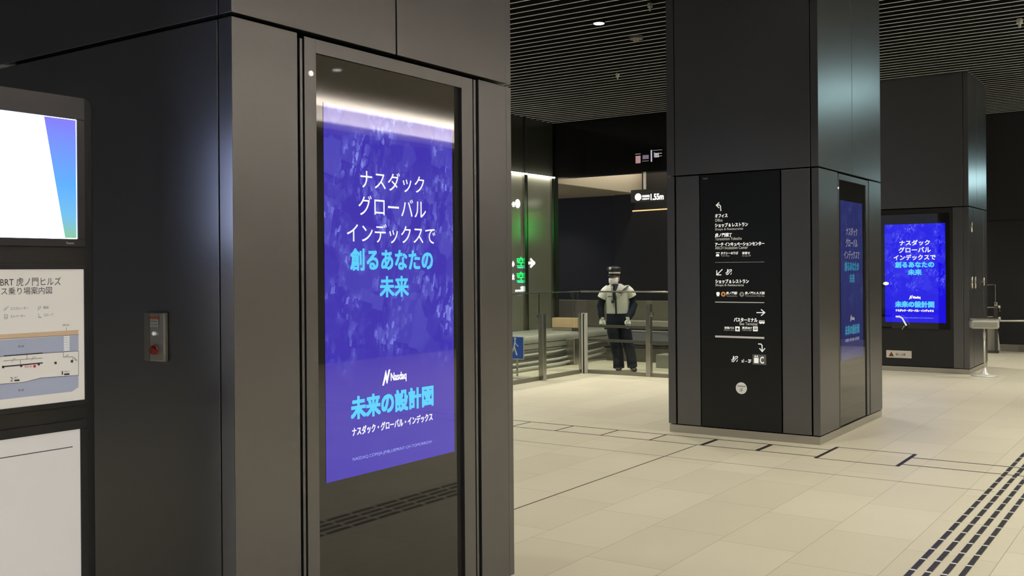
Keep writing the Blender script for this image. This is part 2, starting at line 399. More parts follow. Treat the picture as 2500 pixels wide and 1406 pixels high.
def ceiling_bit(name, x, y, r, h, label, cat, m):
    t = thing(name, (x, y, CEIL - h), label, cat)
    a = MB(); a.tube([(x, y, CEIL + 0.02), (x, y, CEIL - h * 0.4)], r, 18); a.build('base_plate', m, t)
    a = MB(); a.tube([(x, y, CEIL - h * 0.4), (x, y, CEIL - h)], [r * 0.6, r * 0.35], 14); a.build('head', m, t)
ceiling_bit('smoke_detector', -6.165, 11.87, 0.09, 0.05, 'dim round smoke detector in the slatted ceiling just beyond the bright downlight', 'detector', mat('dull_metal', (0.25, 0.24, 0.22), 0.4, 0.6))
ceiling_bit('sprinkler', -5.27, 10.50, 0.03, 0.07, 'small sprinkler head in the slats near the top edge', 'sprinkler', M_WHITEM)
ceiling_bit('sprinkler', -7.56, 13.92, 0.03, 0.07, 'small sprinkler head further back in the dark slatted ceiling', 'sprinkler', M_WHITEM)
ceiling_bit('sprinkler', -1.875, 13.905, 0.035, 0.09, 'small bright sprinkler head in the slats at the far right edge', 'sprinkler', M_WHITEM)

# ================================================================== COLUMNS AND DISPLAYS
X0, X1, SEAM = -4.58, -2.98, 2.64
G = 0.005
def column(y0, y1, d0, d1, label, front_low, joint_up, X0=X0):
    """square clad column; its +X face is open between d0 and d1 below the seam for a display"""
    t = thing('clad_column', ((X0 + X1) / 2, (y0 + y1) / 2, 0), label, 'column', 'dark metal clad columns in a row')
    zt = CEIL + 0.20; ZB = 0.088
    MB().box(X0 + 0.05, X1 - 0.16, y0 + 0.05, y1 - 0.05, 0.0, zt).build('core', M_CORE, t)
    MB().box(X1 - 0.16, X1 - 0.05, y0 + 0.05, y1 - 0.05, SEAM + 0.02, zt).build('core', M_CORE, t)
    MB().box(X0 + 0.008, X1 - 0.004, y0 + 0.004, y1 - 0.008, 0.0, 0.078).build('plinth', M_PLINTH, t, bevel=0.002)
    def pan(x0, x1, ya, yb, z0, z1, m=M_CLAD):
        MB().box(x0, x1, ya, yb, z0, z1).build('cladding_panel', m, t, bevel=0.0025)
    T = 0.045; e = 0.0004
    lo, hi = (ZB, SEAM - 0.008), (SEAM + 0.008, zt)
    def mitre(pts, z0, z1): MB().prism([(x, y, z0) for x, y in pts], (0, 0, z1 - z0)).build('cladding_panel', M_CLAD, t, bevel=0.002)
    # front (faces -Y); the last panel is mitred into the corner
    for a, b in front_low[:-1]: pan(a, b, y0, y0 + T, *lo)
    if X0 == -4.58: pan(X0, X0 + 0.085, y0, y0 + T, *hi); pan(X0 + 0.093, X1 - 0.080, y0, y0 + T, *hi)
    else: pan(X0, X1 - 0.080, y0, y0 + T, *hi)
    for a, zz in ((front_low[-1][0], lo), (X1 - 0.072, hi)): mitre([(a, y0), (X1 - e, y0), (X1 - T - e, y0 + T), (a, y0 + T)], *zz)
    # right (faces +X)
    ys = y0 + T + 0.0006
    for b, zz in ((d0 - G, lo), (joint_up - G, hi)): mitre([(X1, y0 + e), (X1, b), (X1 - T, b), (X1 - T, y0 + T + e)], *zz)
    pan(X1 - T, X1, d1 + G, y1 - T, *lo)
    pan(X1 - T, X1, joint_up + G, y1 - T, *hi)
    # back and left
    pan(X0, X1, y1 - T + 0.0006, y1, *lo); pan(X0, X1, y1 - T + 0.0006, y1, *hi)
    pan(X0, X0 + T, ys, y1 - T, *lo); pan(X0, X0 + T, ys, y1 - T, *hi)
    return t

AD = [  # text, a0, a1, z0, z1 (metres on the first display), colour, bold
    ('ナスダック', 3.180, 3.608, 2.034, 2.117, 'w', 0.0),
    ('グローバル', 3.166, 3.619, 1.918, 2.005, 'w', 0.0),
    ('インデックスで', 3.095, 3.687, 1.800, 1.885, 'w', 0.0),
    ('創るあなたの', 3.116, 3.664, 1.682, 1.772, 'c', 0.0028),
    ('未来', 3.299, 3.489, 1.563, 1.652, 'c', 0.0028),
    ('Nasdaq', 3.365, 3.470, 1.178, 1.222, 'w', 0.0012),
    ('未来の設計図', 3.113, 3.660, 1.048, 1.140, 'c', 0.0040),
    ('ナスダック・グローバル・インデックス', 3.117, 3.655, 0.976, 1.012, 'w', 0.0008),
    ('NASDAQ.COM/JA-JP/BLUEPRINT-OF-TOMORROW', 3.118, 3.650, 0.867, 0.884, 'p', 0.0),
]
def advert(parent, pl, at, a0, a1, z0, z1, amat, lw, extra_bold=0.0):
    """the lit picture and its lettering, filling a0..a1 x z0..z1"""
    m = MB(); rect(m, pl, at, a0, a1, z0, z1, 0.0015)
    o = m.build('screen', amat, parent)
    uvl = o.data.uv_layers.new(name='UVMap')
    for li, q in zip(range(4), ((0, 0), (1, 0), (1, 1), (0, 1))): uvl.data[li].uv = q
    A0, A1, Z0, Z1 = 2.963, 3.823, 0.804, 2.375
    fa = lambda a: a0 + (a - A0) / (A1 - A0) * (a1 - a0)
    fz = lambda z: z0 + (z - Z0) / (Z1 - Z0) * (z1 - z0)
    cols = {'w': emis('advert_white_%g' % lw, (1, 1, 1), lw), 'c': emis('advert_cyan_%g' % lw, (0.10, 0.62, 0.95), lw), 'p': emis('advert_pale_%g' % lw, (0.45, 0.55, 1.0), lw * 0.8)}
    for key, nm, lab, ix in (('w', 'white_headline', 'thin white three-line headline', (0, 1, 2)), ('c', 'cyan_headline', 'cyan two-line headline', (3, 4)), ('w', 'logo', 'small white logo with a slanted N mark', (5,)),
                         ('c', 'title', 'bold cyan title near the foot', (6,)), ('w', 'subtitle', 'small white subtitle', (7,)), ('p', 'web_address', 'small pale web address', (8,))):
        m = MB()
        for q in ix:
            (tx, pa, qa, r, s, cc, bo) = AD[q]
            write(m, tx, pl, at, fa(pa), fa(qa), fz(r), fz(s), 0.003, bo + (extra_bold if cc != 'p' else 0))
        if nm == 'logo':      # the slanted N mark: two leaning bars, one low and one high, joined by a diagonal
            f2 = lambda pts: flatpoly(m, pl, at, [(fa(3.308 + u * 0.054), fz(1.172 + v * 0.068)) for u, v in pts], 0.0031)
            f2([(0.00, 0.0), (0.20, 0.0), (0.56, 0.66), (0.40, 0.90)]); f2([(0.34, 0.80), (0.48, 1.0), (0.68, 0.26), (0.52, 0.08)])
            f2([(0.48, 0.30), (0.62, 0.06), (1.00, 1.0), (0.80, 1.0)])
        l = m.build(nm, cols[key], o); l['label'] = lab
    return o

def display(d0, d1, g0, g1, s0, s1, sz0, sz1, label, amat, lw):
    """portrait display let into the column's +X face"""
    t = thing('advertising_display', (X1 - 0.03, (d0 + d1) / 2, 0.10), label, 'display', 'portrait displays set into the columns')
    a = X1
    zt = SEAM - 0.014
    MB().box(a - 0.15, a - 0.055, d0 + 0.01, d1 - 0.01, 0.09, zt - 0.01).build('housing', M_CORE, t)
    fr = MB()
    fr.box(a - 0.055, a - 0.001, d0 + 0.034, g0, 0.090, zt); fr.box(a - 0.055, a - 0.001, g1 + 0.055, d1 - 0.045, 0.090, zt)
    fr.box(a - 0.055, a - 0.001, g0, g1 + 0.055, 2.569, zt)
    fr.build('frame', M_CLAD, t, bevel=0.0015)
    tr = MB(); tr.box(a - 0.055, a - 0.002, d0 + 0.010, d0 + 0.024, 0.090, zt - 0.012)
    tr.box(a - 0.055, a - 0.002, d1 - 0.035, d1 - 0.018, 0.090, zt)
    tr.build('edge_strip', M_CLAD, t, bevel=0.001)
    MB().box(a - 0.055, a - 0.006, g0, g1, 0.095, 2.567).build('glass_panel', M_BGLASS, t)
    MB().box(a - 0.055, a - 0.020, g1 + 0.001, g1 + 0.054, 0.16, 2.567).build('side_slot', M_CORE, t)
    m = MB(); m.tube([(a - 0.002, g0 - 0.033, 2.480), (a + 0.006, g0 - 0.033, 2.480)], 0.011, 20)
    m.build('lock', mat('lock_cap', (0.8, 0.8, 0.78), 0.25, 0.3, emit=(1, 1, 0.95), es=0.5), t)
    advert(t, 'x', a - 0.006, s0, s1, sz0, sz1, amat, lw)
    return t

ad1 = ad_material('lit_advert_near', (0.040, 0.022, 0.42), (0.26, 0.30, 0.90), 1.0)
ad2 = ad_material('lit_advert_middle', (0.020, 0.026, 0.155), (0.06, 0.09, 0.30), 0.7)
ad3 = ad_material('lit_advert_far', (0.006, 0.000, 0.76), (0.15, 0.17, 1.0), 1.0)

fl1 = [(-4.60, -3.062), (-3.054, X1)]
column(2.49, 4.322, 2.825, 4.034, 'nearest dark metal column, holding the large blue advert display', fl1, 3.421, -4.60)
display(2.825, 4.034, 2.924, 3.845, 2.966, 3.826, 0.804, 2.375, 'large nearest blue advert display set in the foreground column', ad1, 1.0)
fl2 = [(X0, -4.498), (-4.478, -4.222), (-3.366, -3.087), (-3.070, X1)]
X1 = -3.003
column(9.48, 11.70, 10.085, 11.215, 'middle dark column carrying the black direction sign', fl2, 10.60)
display(10.085, 11.215, 10.130, 11.035, 10.170, 10.965, 0.745, 2.365, 'narrow-looking dim blue advert display on the right face of the middle column', ad2, 0.30)
X1 = -3.035
fl3 = [(-3.27, -3.120), (-3.115, X1)]
column(17.02, 18.60, 17.39, 18.29, 'farthest dark column with a bright blue screen on its front face', fl3, 17.7, -4.63)
MB().box(X1 - 0.158, X1, 17.40, 18.28, 0.092, SEAM - 0.01).build('metal_access_panel', M_CLAD)
tag(bpy.data.objects['metal_access_panel'], 'plain metal access panel in the right face of the farthest column', 'panel')

# far display on the front face of column three
t = thing('advertising_display', (-3.90, 17.04, 0.10), 'bright saturated blue advert display on the farthest column', 'display', 'portrait displays set into the columns')
MB().box(-4.62, -3.275, 17.025, 17.06, 0.090, SEAM - 0.012).build('housing', M_BLACK, t, bevel=0.002)
MB().box(-4.48, -3.32, 17.012, 17.0248, 0.70, 2.545).build('glass_panel', M_BGLASS, t)
advert(t, 'y', 17.012, -4.310, -3.380, 0.798, 2.388, ad3, 1.0, extra_bold=0.0022)
t = thing('warning_plate', (-4.09, 17.015, 0.21), 'small white warning plate with a red-brown triangle below the far blue screen', 'sign')
MB().box(-4.30, -3.905, 17.018, 17.024, 0.215, 0.335).build('plate', mat('off_white_plate', (0.62, 0.58, 0.52), 0.5), t, bevel=0.002)
m = MB(); flatpoly(m, 'y', 17.018, [(-4.262, 0.238), (-4.178, 0.238), (-4.22, 0.312)], 0.001); m.build('triangle', mat('rust_red', (0.16, 0.035, 0.02), 0.5), t)
m = MB(); write(m, '頭上注意', 'y', 17.018, -4.150, -4.00, 0.255, 0.292, 0.001); m.build('lettering', M_INK, t)

# ================================================================== DIRECTION SIGN on the middle column
SY = 9.476
t = thing('direction_sign', (-3.79, SY, 0.1), 'tall black direction sign with white lettering on the middle column', 'sign')
MB().box(-4.210, -3.378, SY, SY + 0.045, 0.088, SEAM - 0.008).build('panel', M_BPANEL, t, bevel=0.002)
def sy(u, v): return on_y(u, v, SY)
def sline(m, tx, u0, u1, vt, vb, bold=0.0):
    um = (u0 + u1) / 2
    a0 = sy(u0, vb)[0]; a1 = sy(u1, vb)[0]; z0 = sy(um, vb)[1]; z1 = sy(um, vt)[1]
    write(m, tx, 'y', SY, a0, a1, z0, z1, 0.001, bold)
W = MB(); Gm = MB()
B = 0.0016
def arrow(pts, head=None, wd=0.0095):
    q = [sy(*p) for p in pts]; stroke(W, 'y', SY, q, wd, 0.0012)
arrow([(1760, 514), (1759, 503), (1756, 500), (1749, 501)]); arrow([(1755, 495), (1749, 501), (1755, 507)])
sline(W, 'オフィス', 1746, 1776, 522, 531, B); sline(Gm, 'Office', 1746, 1764, 534, 541, 0.0008)
sline(W, 'ショップ & レストラン', 1746, 1826, 544, 553.5, B); sline(Gm, 'Shops & Restaurants', 1746, 1814, 556, 563, 0.0008)
sline(W, '虎ノ門横丁', 1746, 1787, 569, 578, B); sline(Gm, 'Toranomon Yokocho', 1746, 1811, 579, 586, 0.0008)
sline(W, 'アーチ インキュベーションセンター', 1746, 1866, 591, 600, B); sline(Gm, 'ARCH Incubation Center', 1746, 1826, 601, 608, 0.0008)
sline(W, 'タクシーのりば', 1760, 1802, 614.5, 621, 0.0008); sline(Gm, 'Taxi Bay', 1760, 1781, 622.5, 627)
sline(W, '車寄せ', 1812, 1831, 614.5, 621, 0.0008); sline(Gm, 'Drop-off', 1812, 1833, 622.5, 627)
def sbox(m, u0, u1, vt, vb, off=0.001):
    a0, z0 = sy(u0, vb); a1, z1 = sy(u1, vt); rect(m, 'y', SY, a0, a1, z0, z1, off)
sbox(W, 1748, 1757, 616, 618); sbox(W, 1749, 1755, 620, 625); sbox(W, 1748, 1756, 622, 626)      # taxi mark
for v in (640, 738, 823): sbox(Gm, 1746, 1866, v - 0.4, v + 0.4)
arrow([(1763, 658), (1750, 671)]); arrow([(1750, 661), (1750, 671), (1760, 671)])
def escalator_mark(u, v, s=1.0):
    arrow([(u, v + 8 * s), (u + 3 * s, v + 9 * s), (u + 9 * s, v + 1 * s), (u + 12 * s, v)], wd=0.007)
    arrow([(u + 1 * s, v + 12 * s), (u + 5 * s, v + 12 * s), (u + 11 * s, v + 4.5 * s), (u + 14 * s, v + 3.5 * s), (u + 14 * s, v)], wd=0.007)
    arrow([(u + 3.5 * s, v + 6 * s), (u + 5 * s, v), ], wd=0.010); arrow([(u + 12 * s, v + 12 * s), (u + 14 * s, v + 8 * s)], wd=0.006)
escalator_mark(1772, 658)
sline(W, 'ショップ & レストラン', 1747, 1828, 682, 691.5, B); sline(Gm, 'Shops & Restaurants', 1747, 1816, 693, 700, 0.0008)
sbox(W, 1750, 1756, 713, 723); sbox(W, 1749, 1757, 714, 719)                                    # train mark
sline(W, '虎ノ門駅', 1773, 1800, 712, 718.5, 0.0008); sline(Gm, 'Toranomon Sta.', 1773, 1800, 720.5, 724)
sline(W, '虎ノ門ヒルズ駅', 1819, 1867, 712, 718.5, 0.0008); sline(Gm, 'Toranomon Hills Sta.', 1819, 1867, 720.5, 724)
arrow([(1848, 763), (1867, 763)]); arrow([(1859, 756), (1867, 763), (1859, 770)])
sline(W, 'バスターミナル', 1792, 1849, 776, 785.5, B); sline(Gm, 'Bus Terminal', 1806, 1849, 787, 794, 0.0008)
sbox(Gm, 1853, 1867, 782, 784.5); sbox(W, 1853, 1867, 785.5, 789); sbox(W, 1855, 1859, 789, 790.5); sbox(W, 1862, 1865, 789, 790.5)
sline(W, '空港バス', 1769, 1792, 797.5, 803, 0.0008); sline(Gm, 'Airport Bus', 1767, 1792, 804.5, 808)
sline(W, '東京BRT', 1812, 1836, 797.5, 803, 0.0008); sline(Gm, 'TOKYO BRT', 1811, 1836, 804.5, 808)
sbox(W, 1795, 1806, 797, 808.5); sbox(W, 1838.5, 1850, 797, 808.5)
arrow([(1852, 839.5), (1858, 840), (1860.5, 843), (1861, 857)]); arrow([(1855, 851), (1861, 858), (1867, 851)])
escalator_mark(1786, 870, 1.05)
sline(W, 's1 – 2F', 1811, 1834, 877, 885, 0.001)
W.build('white_lettering', M_WHITE, t)
Gm.build('small_lettering', M_LGREY, t)
m = MB(); a, z = sy(1766, 718); disc(m, 'y', SY, a, z, 0.0245, 0.001); m.build('orange_line_symbol', mat('orange_line', (0.75, 0.30, 0.08), 0.5, emit=(0.9, 0.4, 0.1), es=0.2), t)
m = MB(); a, z = sy(1811, 718.5); disc(m, 'y', SY, a, z, 0.0245, 0.001); m.build('grey_line_symbol', mat('grey_line', (0.45, 0.43, 0.38), 0.5), t)
m = MB()
for u in (1766, 1811): a, z = sy(u, 718.3); disc(m, 'y', SY, a, z, 0.011, 0.0015); 
sbox(m, 1799, 1802, 800, 806, 0.0016); sbox(m, 1796.5, 1804.5, 802.3, 803.6, 0.0016); sbox(m, 1841, 1848, 799.5, 800.6, 0.0016); sbox(m, 1840.5, 1848.5, 802.5, 804.5, 0.0016)
m.build('symbol_ink', mat('symbol_ink', (0.10, 0.07, 0.05), 0.5), t)
m = MB(); sbox(m, 1837.5, 1870.5, 866, 889.5, 0.001); m.build('exit_tile', mat('grey_tile', (0.16, 0.16, 0.15), 0.5), t)
m = MB(); sline(m, 'C', 1856, 1865, 871, 887, 0.0016); m2 = MB()
for v in (m.v,): m2.v = [(p[0], p[1] - 0.002, p[2]) for p in v]; m2.f = m.f
sbox(m2, 1841, 1852, 873.5, 886, 0.0018); sbox(m2, 1842.5, 1845.5, 868, 871.5, 0.0018); sbox(m2, 1847.5, 1850.5, 868, 871.5, 0.0018)
m2.build('lift_lettering', M_WHITE, t)
m = MB(); sbox(m, 1716, 1728, 433.5, 438.5, 0.001); m.build('maker_mark', mat('dim_grey', (0.10, 0.10, 0.10), 0.5), t)
m = MB(); a, z = sy(1810, 947.5); disc(m, 'y', SY, a, z, 0.058, 0.001, 40)
o = m.build('floor_disc', mat('white_disc', (0.72, 0.71, 0.66), 0.5, emit=(1, 1, 0.95), es=0.12), t); o['label'] = 'white round floor-number disc'
m = MB(); sline(m, 'Toranomon', 1800, 1820, 940.5, 944, 0.0004); sline(m, '1F', 1806.5, 1813.5, 948, 957, 0.0); m.v = [(p[0], p[1] - 0.001, p[2]) for p in m.v]
m.build('disc_lettering', M_INK, t)

# ================================================================== NOTICE BOARD at the left
BX = -3.42
t = thing('notice_board', (BX - 0.05, 1.58, 0), 'charcoal freestanding board with monitor, bus map and blank poster, at left edge', 'notice board')
def bx(u, v): return on_x(u, v, BX)
hb = MB(); pts = []
y1b, y0b, zt = 2.2235, 0.9494, 2.3315; r = 0.03
pts = [(BX - 0.09, y0b, 0.0), (BX - 0.09, y1b, 0.0)] + [(BX - 0.09, y1b - r + r * math.cos(q), zt - r + r * math.sin(q)) for q in [math.pi / 2 * k / 5 for k in range(6)]] + [(BX - 0.09, y0b, zt)]
hb.prism(pts, (0.055, 0, 0)); hb.build('backing', M_BOARD, t, bevel=0.004)
MB().box(BX - 0.034, BX - 0.010, y0b + 0.02, 2.1725, 0.02, 2.3234).build('recess', M_BLACK, t)
fm = MB(); yb0 = 0.9801
def frame(mb, y0, y1, z0, z1, iy0, iy1, iz0, iz1, x0, x1):
    mb.box(x0, x1, y0, y1, iz1, z1); mb.box(x0, x1, y0, y1, z0, iz0); mb.box(x0, x1, y0, iy0, iz0, iz1); mb.box(x0, x1, iy1, y1, iz0, iz1)
frame(fm, yb0, 2.1674, 1.7741, 2.3254, 1.0209, 2.1378, 1.8027, 2.2427, BX - 0.0098, BX + 0.004)
o = fm.build('monitor_frame', mat('satin_grey_bezel', (0.045, 0.045, 0.052), 0.33, 0.5), t, bevel=0.002)
frame2 = MB(); frame(frame2, yb0, 2.1725, 1.1892, 1.7098, 1.0107, 2.1633, 1.2086, 1.6914, BX - 0.0098, BX + 0.002)
frame2.build('map_frame', M_BOARD, t, bevel=0.002)
frame3 = MB(); frame(frame3, yb0, 2.1725, 0.02, 1.1351, 1.0107, 2.1439, 0.09, 1.1024, BX - 0.0098, BX + 0.002)
frame3.build('poster_frame', M_BOARD, t, bevel=0.002)
# monitor picture: white field, blue-to-green wedge at the right
def grad_mat():
    m = bpy.data.materials.new('wedge_gradient'); m.use_nodes = True; nt = m.node_tree; b = nt.nodes['Principled BSDF']
    b.inputs['Base Color'].default_value = (0.01, 0.01, 0.01, 1); b.inputs['Roughness'].default_value = 0.1
    tc = N(nt, 'ShaderNodeTexCoord'); sp = N(nt, 'ShaderNodeSeparateXYZ'); nt.links.new(tc.outputs['Object'], sp.inputs[0])
    mr = N(nt, 'ShaderNodeMapRange'); nt.links.new(sp.outputs[2], mr.inputs[0]); mr.inputs[1].default_value = 1.8027; mr.inputs[2].default_value = 2.2427
    cr = N(nt, 'ShaderNodeValToRGB'); e = cr.color_ramp.elements
    e[0].position = 0.0; e[0].color = (0.24, 0.52, 0.28, 1); e[1].position = 1.0; e[1].color = (0.20, 0.17, 0.80, 1)
    for p, c in ((0.18, (0.16, 0.48, 0.75, 1)), (0.45, (0.10, 0.38, 0.90, 1)), (0.8, (0.16, 0.26, 0.92, 1))):
        n = e.new(p); n.color = c
    nt.links.new(mr.outputs[0], cr.inputs[0]); nt.links.new(cr.outputs[0], b.inputs['Emission Color']); b.inputs['Emission Strength'].default_value = 1.15
    return m
m = MB(); rect(m, 'x', BX, 1.0209, 2.1378, 1.8027, 2.2427, -0.004)
scr = m.build('monitor_screen', emis('monitor_white', (0.60, 0.68, 1.0), 8.0), t); scr['label'] = 'glowing white monitor picture'
m = MB(); flatpoly(m, 'x', BX, [(2.0898, 1.8058), (2.1357, 1.8058), (2.1357, 2.2407), (2.0122, 2.2407)], -0.003); m.build('blue_wedge', grad_mat(), scr)
m = MB(); write(m, 'Panasonic', 'x', BX, 2.0908, 2.1214, 1.7833, 1.7915, 0.0045); m.build('maker_lettering', M_LGREY, o)
# map sheet
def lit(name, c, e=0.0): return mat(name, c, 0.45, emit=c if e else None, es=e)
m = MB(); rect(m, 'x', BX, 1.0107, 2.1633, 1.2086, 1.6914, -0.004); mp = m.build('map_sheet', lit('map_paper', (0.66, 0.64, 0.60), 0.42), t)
ink = MB(); hair = MB()
def bl(mb, tx, u0, u1, vt, vb):
    um = (u0 + u1) / 2; write(mb, tx, 'x', BX, bx(u0, vb)[0], bx(u1, vb)[0], bx(um, vb)[1], bx(um, vt)[1], -0.003)
bl(ink, 'BRT 虎ノ門ヒルズ', 2, 150, 677, 698); bl(ink, '東京', -38, -3, 677, 698); bl(ink, 'バス乗り場案内図', -16, 128, 701, 719)
bl(hair, 'エスカレーター', 27, 70, 749, 756); bl(hair, 'エレベーター', 27, 63, 768, 775); bl(hair, '階段', 107, 120, 747, 754); bl(hair, 'スロープ', 108, 131, 765, 772)
def bst(mb, pts, wd): stroke(mb, 'x', BX, [bx(*p) for p in pts], wd, -0.0028)
for q in ([(10, 757), (14, 757), (19, 749), (22, 749)], [(11, 754), (17, 752)], [(12, 768), (19, 768), (19, 778), (12, 778), (12, 768)], [(12, 774), (19, 774)],
          [(93, 757), (101, 750)], [(95, 748), (95, 754)], [(99, 746), (99, 751)], [(95, 766), (96, 773), (102, 775), (94, 775)]): bst(hair, q, 0.0012)
bl(hair, '新橋方面へ', 154, 172, 791, 796)
bst(hair, [(163, 806), (163, 800)], 0.0015)
def bpoly(mb, pts, off=-0.0035): flatpoly(mb, 'x', BX, [bx(*p) for p in pts][::-1], off)
m = MB(); bpoly(m, [(193, 805), (193, 817), (-120, 836), (-120, 824)]); m.build('tan_pavement', lit('map_tan', (0.55, 0.40, 0.27), 0.36), mp)
m = MB(); bpoly(m, [(193, 818), (193, 857), (-120, 880), (-120, 838)]); bpoly(m, [(193, 916), (193, 945), (177, 956), (-120, 990), (-120, 950), (35, 935), (60, 933), (100, 922), (165, 917)])
m.build('blue_road', lit('map_blue', (0.34, 0.38, 0.50), 0.36), mp)
m = MB()
for kk in range(9):
    v = 821 + kk * 4.1; bpoly(m, [(157, v), (171, v - 1), (171, v + 1.6), (157, v + 2.6)], -0.003)
m.build('crossing', lit('map_white', (0.78, 0.77, 0.72), 0.42), mp)
bst(ink, [(12, 869), (104, 862)], 0.0040); bst(ink, [(9, 895), (104, 886)], 0.0045)
for q in ([(193, 857), (193, 916), (100, 923), (60, 933), (0, 938)], [(193, 857), (105, 862), (0, 871)], [(10, 881), (104, 874)], [(51, 888), (51, 879)], [(67, 877), (67, 866)], [(156, 860), (156, 872), (179, 871), (179, 880)], [(193, 817), (0, 828)]): bst(ink, q, 0.0014)
for (u, v) in ((9, 896), (53, 893), (96, 889), (137, 886), (177, 882)): bpoly(ink, [(u - 3, v - 3), (u + 2.5, v - 3), (u + 2.5, v + 3), (u - 3, v + 3)], -0.0027)
bl(hair, '車道', 45, 60, 843, 848); bl(hair, '車道', 45, 60, 950, 955); bl(ink, '2', 26, 33, 921, 931); bl(ink, '1', 152, 155, 906, 915); bl(hair, 'BRT', 36, 45, 920, 924); bl(hair, '空港バス', 158, 172, 905, 909)
bpoly(ink, [(36, 927), (49, 926), (49, 930), (37, 931)]); bpoly(ink, [(158, 912), (171, 911), (171, 915), (158, 916)])
for q in ([(160, 871), (166, 866), (168, 869)], [(183, 873), (189, 880), (184, 879), (183, 873)], [(30, 884), (34, 876), (40, 876)], [(78, 880), (82, 872), (88, 872)]): bst(hair, q, 0.0012)
ink.build('map_ink', M_INK, mp); hair.build('fine_map_ink', mat('mid_grey_ink', (0.12, 0.12, 0.12), 0.6), mp)
m = MB(); a, z = bx(85.5, 894); disc(m, 'x', BX, a, z, 0.0052, -0.0027); bl(m, '現在地', 61, 79, 892, 898); m.build('red_marker', lit('map_red', (0.45, 0.03, 0.04), 0.3), mp)
# blank poster
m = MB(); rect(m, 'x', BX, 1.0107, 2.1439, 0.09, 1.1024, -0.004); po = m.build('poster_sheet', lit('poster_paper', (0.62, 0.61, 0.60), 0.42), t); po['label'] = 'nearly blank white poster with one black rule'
m = MB(); rect(m, 'x', BX, 1.0719, 2.1133, 1.0386, 1.0416, -0.003); m.build('rule', M_INK, po)

# emergency call box on the column's left face ----------------------------
EY = 2.49
def ey(u, v): return on_y(u, v, EY)
t = thing('emergency_call_box', (-3.425, EY, 1.42), 'small brushed steel wall box with red push button beside the notice board', 'control box')
MB().box(-3.490, -3.366, EY - 0.022, EY - 0.0002, 1.325, 1.520).build('case', mat('box_steel', (0.42, 0.42, 0.37), 0.38, 0.7, var=0.05, bscale=80), t, bevel=0.006)
MB().box(-3.4905, -3.4565, EY - 0.0235, EY - 0.0222, 1.327, 1.518).build('side_strip', mat('box_steel_dark', (0.26, 0.26, 0.22), 0.35, 0.85), t)
m = MB(); rect(m, 'y', EY - 0.022, -3.452, -3.398, 1.462, 1.493); st = m.build('notice_label', mat('label_white', (0.62, 0.60, 0.57), 0.5), t)
m = MB(); rect(m, 'y', EY - 0.022, -3.453, -3.397, 1.493, 1.504, 0.0022); m.build('orange_band', mat('label_orange', (0.55, 0.13, 0.04), 0.5), st)
m = MB(); write(m, '非常の場合は', 'y', EY - 0.022, -3.447, -3.403, 1.482, 1.487, 0.003); write(m, 'ボタンを押す', 'y', EY - 0.022, -3.447, -3.403, 1.469, 1.474, 0.003); m.build('lettering', M_INK, st)
m = MB(); m.tube([(-3.424, EY - 0.022, 1.436), (-3.424, EY - 0.030, 1.436)], 0.008, 16); m.tube([(-3.424, EY - 0.030, 1.436), (-3.424, EY - 0.034, 1.436)], 0.004, 12)
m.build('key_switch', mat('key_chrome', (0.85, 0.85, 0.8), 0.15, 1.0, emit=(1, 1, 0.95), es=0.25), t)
m = MB(); m.tube([(-3.424, EY - 0.022, 1.370), (-3.424, EY - 0.034, 1.370), (-3.424, EY - 0.040, 1.370)], [0.018, 0.017, 0.013], 24); m.build('push_button', mat('button_red', (0.34, 0.02, 0.02), 0.35), t)
m = MB(); m.tube([(-3.424 + 0.021 * math.cos(q), EY - 0.026, 1.370 + 0.021 * math.sin(q)) for q in [math.pi * (0.05 + 0.9 * k / 10) for k in range(11)]], 0.0022, 8)
m.build('button_guard', mat('guard_pink', (0.65, 0.30, 0.28), 0.4), t)

# ================================================================== FLOOR FITTINGS
def floor_item(name, label, cat, mbx, m, group=None):
    o = mbx.build(name, m); tag(o, label, cat, group); return o
M_JOINT = mat('dark_metal_joint', (0.045, 0.040, 0.034), 0.45, 0.5)
jt = thing('access_cover', (-5.2, 9.09, 0.0), 'long row of stone covers edged with thin dark metal, running past the middle column', 'floor cover')
m = MB(); m.box(-11.0, -2.83, 9.276, 9.290, 0.0005, 0.0022); m.box(-11.0, -2.83, 8.888, 8.900, 0.0005, 0.0022)
m.box(-2.15, 6.0, 9.278, 9.292, 0.0005, 0.0022); m.box(-2.15, 6.0, 8.915, 8.929, 0.0005, 0.0022); m.build('edge_strip', M_JOINT, jt)
for i, x in enumerate([-2.86 - 0.55 * k for k in range(1, 14)]):
    wdt = 0.020 if i < 2 else 0.007
    MB().box(x - wdt, x + wdt, 8.902, 9.274, 0.0005, 0.0024).build('cross_strip', M_JOINT, jt)
for x in (-1.25, -0.3, 0.6): MB().box(x - 0.014, x + 0.014, 8.931, 9.276, 0.0005, 0.0024).build('cross_strip', M_JOINT, jt)
m = MB()
m.box(-2.835, -2.15, 9.462, 9.470, 0.0005, 0.0024); m.box(-2.835, -2.15, 8.815, 8.823, 0.0005, 0.0024); m.box(-2.855, -2.825, 8.815, 9.47, 0.0005, 0.003); m.box(-2.162, -2.13, 8.815, 9.47, 0.0005, 0.003)
floor_item('floor_hatch', 'square stone floor hatch with dark edges just right of the middle column', 'hatch', m, M_JOINT)
m = MB(); m.box(-4.006, -3.998, 2.0, 8.89, 0.0004, 0.0016)
floor_item('floor_joint', 'long thin dark joint line crossing the floor towards the camera', 'joint', m, M_JOINT)
m = MB(); m.box(-8.5, -1.30, 8.190, 8.196, 0.0004, 0.0014)
floor_item('floor_joint', 'long thin pale joint line running left to right in front of the covers', 'joint', m, mat('soft_joint', (0.22, 0.19, 0.14), 0.6))

